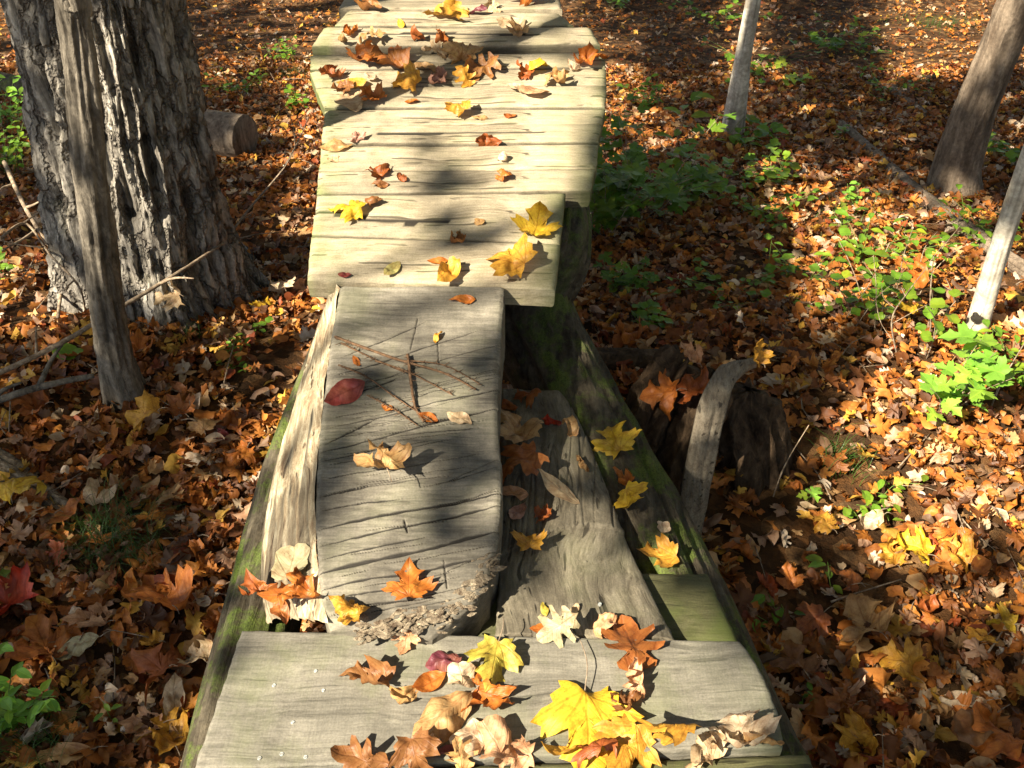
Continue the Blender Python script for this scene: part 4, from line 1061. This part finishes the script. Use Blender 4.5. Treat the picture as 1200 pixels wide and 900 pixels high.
plant('leafy_plant', 'bright green many-leaved plant in the bottom left corner', 22, 850, .14, 7, 4, .05, 'oval', 'bright', .11, 15)
plant('seedling', 'slim three-leaved seedling right of the bottom left plant', 135, 850, .08, 1, 3, .035, 'oval', 'mid', .02, 16)
plant('seedling', 'green leaf poking in at the left edge above the red leaf', -12, 700, .1, 2, 2, .075, 'maple', 'mid', .03, 17)
plant('large_leaf_plant', 'single large green heart-shaped leaf left of the sapling', 62, 440, .1, 1, 1, .17, 'poplar', 'mid', .01, 18)
plant('fern', 'feathery green plant at the left edge beside the large tree', 18, 205, .25, 9, 6, .05, 'oval', 'mid', .25, 19)
plant('weed', 'green sunlit weed left of the far end of the deck', 328, 75, .14, 6, 4, .05, 'oval', 'mid', .14, 20)
plant('weed', 'green weeds between the sawn log and the deck', 282, 110, .12, 8, 3, .05, 'oval', 'mid', .22, 21)
plant('weed', 'small green plants at the right foot of the large tree', 228, 335, .1, 5, 3, .04, 'oval', 'mid', .1, 22)
plant('weed', 'tiny three-leaved plant left of the slab in the sunlit leaves', 302, 388, .05, 2, 2, .035, 'poplar', 'mid', .03, 23)
plant('weed', 'small green sprigs in the shade half way between sapling and slab', 275, 425, .05, 5, 3, .03, 'oval', 'mid', .1, 24)
plant('weed', 'yellow-green low plant catching light high on the slope', 935, 100, .12, 3, 2, .09, 'maple', 'lime', .15, 25)
plant('weed', 'yellowish seedlings scattered left of the bright one high on the slope', 890, 85, .12, 8, 2, .07, 'maple', 'mid', .5, 26)
plant('weed', 'green tuft at the top of the photo right of the deck', 725, 12, .12, 4, 3, .06, 'poplar', 'mid', .15, 27)
plant('weed', 'green weeds at the left foot of the leaning brown tree', 1040, 110, .12, 7, 3, .05, 'oval', 'mid', .3, 28)
plant('weed', 'green weeds below the right foot of the leaning brown tree', 1150, 285, .14, 8, 3, .05, 'oval', 'mid', .25, 29)
plant('weed', 'small green plant under the front edge of the deck on the right', 762, 385, .07, 4, 3, .045, 'poplar', 'mid', .08, 30)
plant('weed', 'green sprigs scattered over the shaded slope above the stump', 880, 345, .1, 9, 3, .04, 'poplar', 'mid', .35, 31)
plant('weed', 'bright green sprouts under the sapling branches at the left edge', 5, 330, .12, 3, 3, .05, 'poplar', 'bright', .08, 32)
plant('weed', 'small sprig on the pole side of the sunny strip', 985, 165, .1, 2, 2, .06, 'poplar', 'mid', .06, 33)
plant('weed', 'straggling weeds in the sunny right corner by the edge', 1180, 440, .12, 8, 3, .045, 'oval', 'mid', .2, 34)
plant('seedling', 'thin seedling with orange-edged leaves above the bright green seedling', 1085, 425, .28, 3, 3, .06, 'poplar', 'mid', .1, 35)
EX = [('low green plants beside the top right corner of the deck', 760, 130, .16, 6, 3, .06, 'oval', 'mid', .2), ('green plants half way between the deck and the slim pale tree', 800, 235, .2, 9, 4, .07, 'poplar', 'mid', .25),
      ('leafy green sprawl on the upper side of the sunny strip', 900, 215, .14, 8, 3, .06, 'poplar', 'mid', .25), ('green plants at the lower end of the sunny strip, left of the leafy weeds', 945, 330, .16, 4, 3, .05, 'oval', 'mid', .22),
      ('green plants right of the leafy weeds on the slope', 1065, 345, .26, 4, 4, .05, 'oval', 'mid', .2), ('green ground plants at the left edge above the fern', 12, 150, .2, 8, 4, .06, 'oval', 'bright', .25),
      ('green weeds close to the left edge of the deck, below the sunlit ones', 345, 130, .1, 5, 3, .045, 'poplar', 'mid', .12), ('dull green plants high on the slope below the top edge', 850, 25, .14, 8, 3, .07, 'poplar', 'mid', .5),
      ('green plants in the shade behind the leaning brown tree', 1190, 190, .14, 8, 3, .06, 'poplar', 'mid', .3), ('olive seedlings on the dark slope right of the slim pale tree', 980, 60, .12, 8, 3, .07, 'maple', 'mid', .5),
      ('low green plants between the thick log and the bramble', 725, 345, .12, 6, 3, .05, 'maple', 'dark', .15), ('sparse green sprigs in the shade below the bright green seedling', 1040, 590, .06, 5, 2, .04, 'oval', 'mid', .12)]
for k, e in enumerate(EX): plant('weed', *e, 50 + k)
def tuft(label, px, py, n, h, seed, spread, kind='stuff'):
    rr = random.Random(seed); b_ = on_ground(px, py); Vs = []; F = []
    for k in range(n):
        a_ = rr.uniform(0, 6.28); q = b_ + Vector((rr.gauss(0, spread*.35), rr.gauss(0, spread*.35), 0)); q.z = gz(q.x, q.y); L = h*rr.uniform(.5, 1.2); d_ = Vector((math.cos(a_), math.sin(a_), 0)); s_ = Vector((-d_.y, d_.x, 0))*.0013
        o_ = len(Vs)
        for j in range(6):
            t = j/5; c_ = q + d_*L*.7*t*t + Vector((0, 0, L*(t*1.0 - .55*t*t))); Vs += [c_ - s_*(1 - t*.9), c_ + s_*(1 - t*.9)]
        F += [(o_+2*j, o_+2*j+1, o_+2*j+3, o_+2*j+2) for j in range(5)]
    mesh_obj('grass_tuft', Vs, F, M['green'], loc=b_, attrs={'Col': np.tile(np.array([.04, .09, .015]), (len(Vs), 1))}, label=label, cat='grass', kind=kind)
tuft('dark green grass tuft in the shade left of the slab', 140, 640, 260, .16, 1, .16)
tuft('grass tuft in the bottom left corner under the leafy plant', 30, 880, 160, .14, 2, .14)
tuft('thin grass by the left side of the slab near the deck', 215, 395, 70, .08, 3, .08)
tuft('sunlit grass left of the far end of the deck', 345, 90, 90, .12, 4, .16)
tuft('grass clump on the bright slope in the top right corner', 1100, 30, 260, .14, 5, .5)
tuft('dry grass beside the sunny patch, right of the stump', 985, 545, 60, .14, 6, .1)
tuft('grass scattered along the sunny strip on the slope', 1000, 270, 140, .12, 7, .4)
# the curled orange leaf caught on the dry stem
hero(1062, 362, 34, 'oval', 'orange', 120, 'curled orange leaf caught on the dry stem on the slope', 1.8, 0, lift=.12)
hero(1062, 385, 26, 'maple', 'yellow', 20, 'yellow leaf hanging under the curled orange one on the slope', 1.4, 0, lift=.08)

# ---------------------------------------------------------------- added unseen canopy on the left, leaf gaps shaped to cast dappled shade
LIT = ['536524568788742115113999', '245613458788875116110899', '044611299888547211211012', '056421299548893666311111', '128841188638991157885322', '326531187534891014689954',
       '653321698679996111268876', '562442484866613111123587', '111122294545011121113896', '111112674543121121129999', '111122735434222121149998', '112123535433233111369987',
       '422113655543244321245665', '121112666666533441112233', '112112777785434341112222', '111114667767787886111122', '111145545777766677111162', '111356456877777888111131']
for r_i in LIT: assert len(r_i) == 24, r_i
LITA = np.array([[int(c) for c in r_i] for r_i in LIT])/9.0
def litval(p):
    q = pix(p)
    if q is None: return .3
    x, y = q[0]/50 - .5, q[1]/50 - .5
    if x < -2 or x > 25 or y < -2 or y > 19: return .3
    x = min(22.999, max(0, x)); y = min(16.999, max(0, y)); i, j = int(x), int(y); fx, fy = x - i, y - j
    return (LITA[j, i]*(1-fx) + LITA[j, i+1]*fx)*(1-fy) + (LITA[j+1, i]*(1-fx) + LITA[j+1, i+1]*fx)*fy
bvh = BVHTree.FromPolygons(SOLID_V, SOLID_F)
TMAX = 5.4; pts = []; szs = []; rr = random.Random(99)
area = (6 + 4)*(10 + 1.0); NC = int(area*TMAX/.0070)
for k in range(NC):
    tx, ty = rr.uniform(-4, 6), rr.uniform(-1, 10); hgt = rr.uniform(5.2, 8.2)
    q = Vector((tx, ty, -.4)) - LD*(hgt/(-LD.z))
    h = bvh.ray_cast(q, LD, 40)
    v = litval(h[0]) if h[0] is not None else .3
    v = min(1, max(0, (v - .08)/.72)); v = min(.99, max(.005, .35*v + .65*v*v*(3 - 2*v)))
    if rr.random() < -math.log(v)/TMAX: pts.append(q); szs.append(rr.uniform(.10, .21))
print('canopy leaves', len(pts), 'of', NC)
pts = np.array([tuple(p) for p in pts]); szs = np.array(szs)
tl = [((-8.8, -3.6), 'added shade tree standing out of the picture on the left, its leaves dappling the near plank'), ((-9.2, 0.0), 'added shade tree out of the picture on the left behind the sapling'), ((-8.6, 3.6), 'added shade tree farther off beyond the left edge, shading the slope')]
rg = random.Random(4)  # ring of unseen trees added to block low sky light
for (tx, ty, cz, lb) in [(9.5, 4.5, 5, 'added leafy shade tree out of the picture to the right, level with the far trees'), (8.0, 11.5, 5, 'added leafy shade tree beyond the top right corner of the picture'), (1.0, 16, 5, 'added leafy shade tree beyond the crest of the deck, above the picture'),
                         (-6.5, 14, 5, 'added leafy shade tree beyond the top left corner of the picture'), (6.0, -5.5, 5, 'added leafy shade tree behind the camera on the right'), (12, -1, 5, 'added leafy shade tree far out of the picture to the lower right')]:
    g0 = gz(tx, ty); root = empty('added_shade_tree', (tx, ty, g0), lb, 'tree')
    V, F = tube([(tx, ty, g0 - .2), (tx + .1, ty, 2), (tx, ty + .1, 5), (tx + .1, ty, 8)], [.24, .2, .14, .04], 20, 30); mesh_obj('trunk', V, F, M['midbark'], parent=root, attrs={'groove': [0.0]*len(V)})
    limbs(root, Vector((tx, ty, 4)), [Vector((tx + 2*math.cos(t_), ty + 2*math.sin(t_), 6)) for t_ in (0.5, 2.5, 4.5)], .07, M['midbark'])
    crown(root, Vector((tx, ty, cz)), (3.3, 3.3, 4.2), 3200, int(abs(tx*10) + 3), .32)
own = np.argmin(np.stack([abs(pts[:, 1] - t_[0][1]) for t_ in tl]), 0)
for k, ((tx, ty), lb) in enumerate(tl):  # added trees that carry the canopy shaped for the dapples
    g0 = gz(tx, ty); root = empty('added_shade_tree', (tx, ty, g0), lb, 'tree')
    V, F = tube([(tx, ty, g0 - .2), (tx + .1, ty, 2), (tx, ty + .1, 5), (tx + .1, ty, 7.6)], [.26, .2, .15, .05], 20, 40); mesh_obj('trunk', V, F, M['midbark'], parent=root, attrs={'groove': [0.0]*len(V)})
    pk = pts[own == k]
    for j in range(7):
        tip = pk[rr.randrange(len(pk))]; st = Vector((tx, ty + .05, rr.uniform(3.6, 6))); tip = Vector(tip)
        V, F = tube([st, st.lerp(tip, .5) + Vector((0, 0, .3)), tip], [.05, .012], 8, 14); mesh_obj('limb', V, F, M['midbark'], parent=root, attrs={'groove': [0.0]*len(V)})
    V, F, Cc = quads(pk, szs[own == k], 70 + k); mesh_obj('crown', V, F, M['green'], parent=root, smooth=False, attrs={'Col': Cc})

# render settings
S.render.engine = 'CYCLES'
S.cycles.max_bounces = 6; S.cycles.diffuse_bounces = 3; S.cycles.transmission_bounces = 3
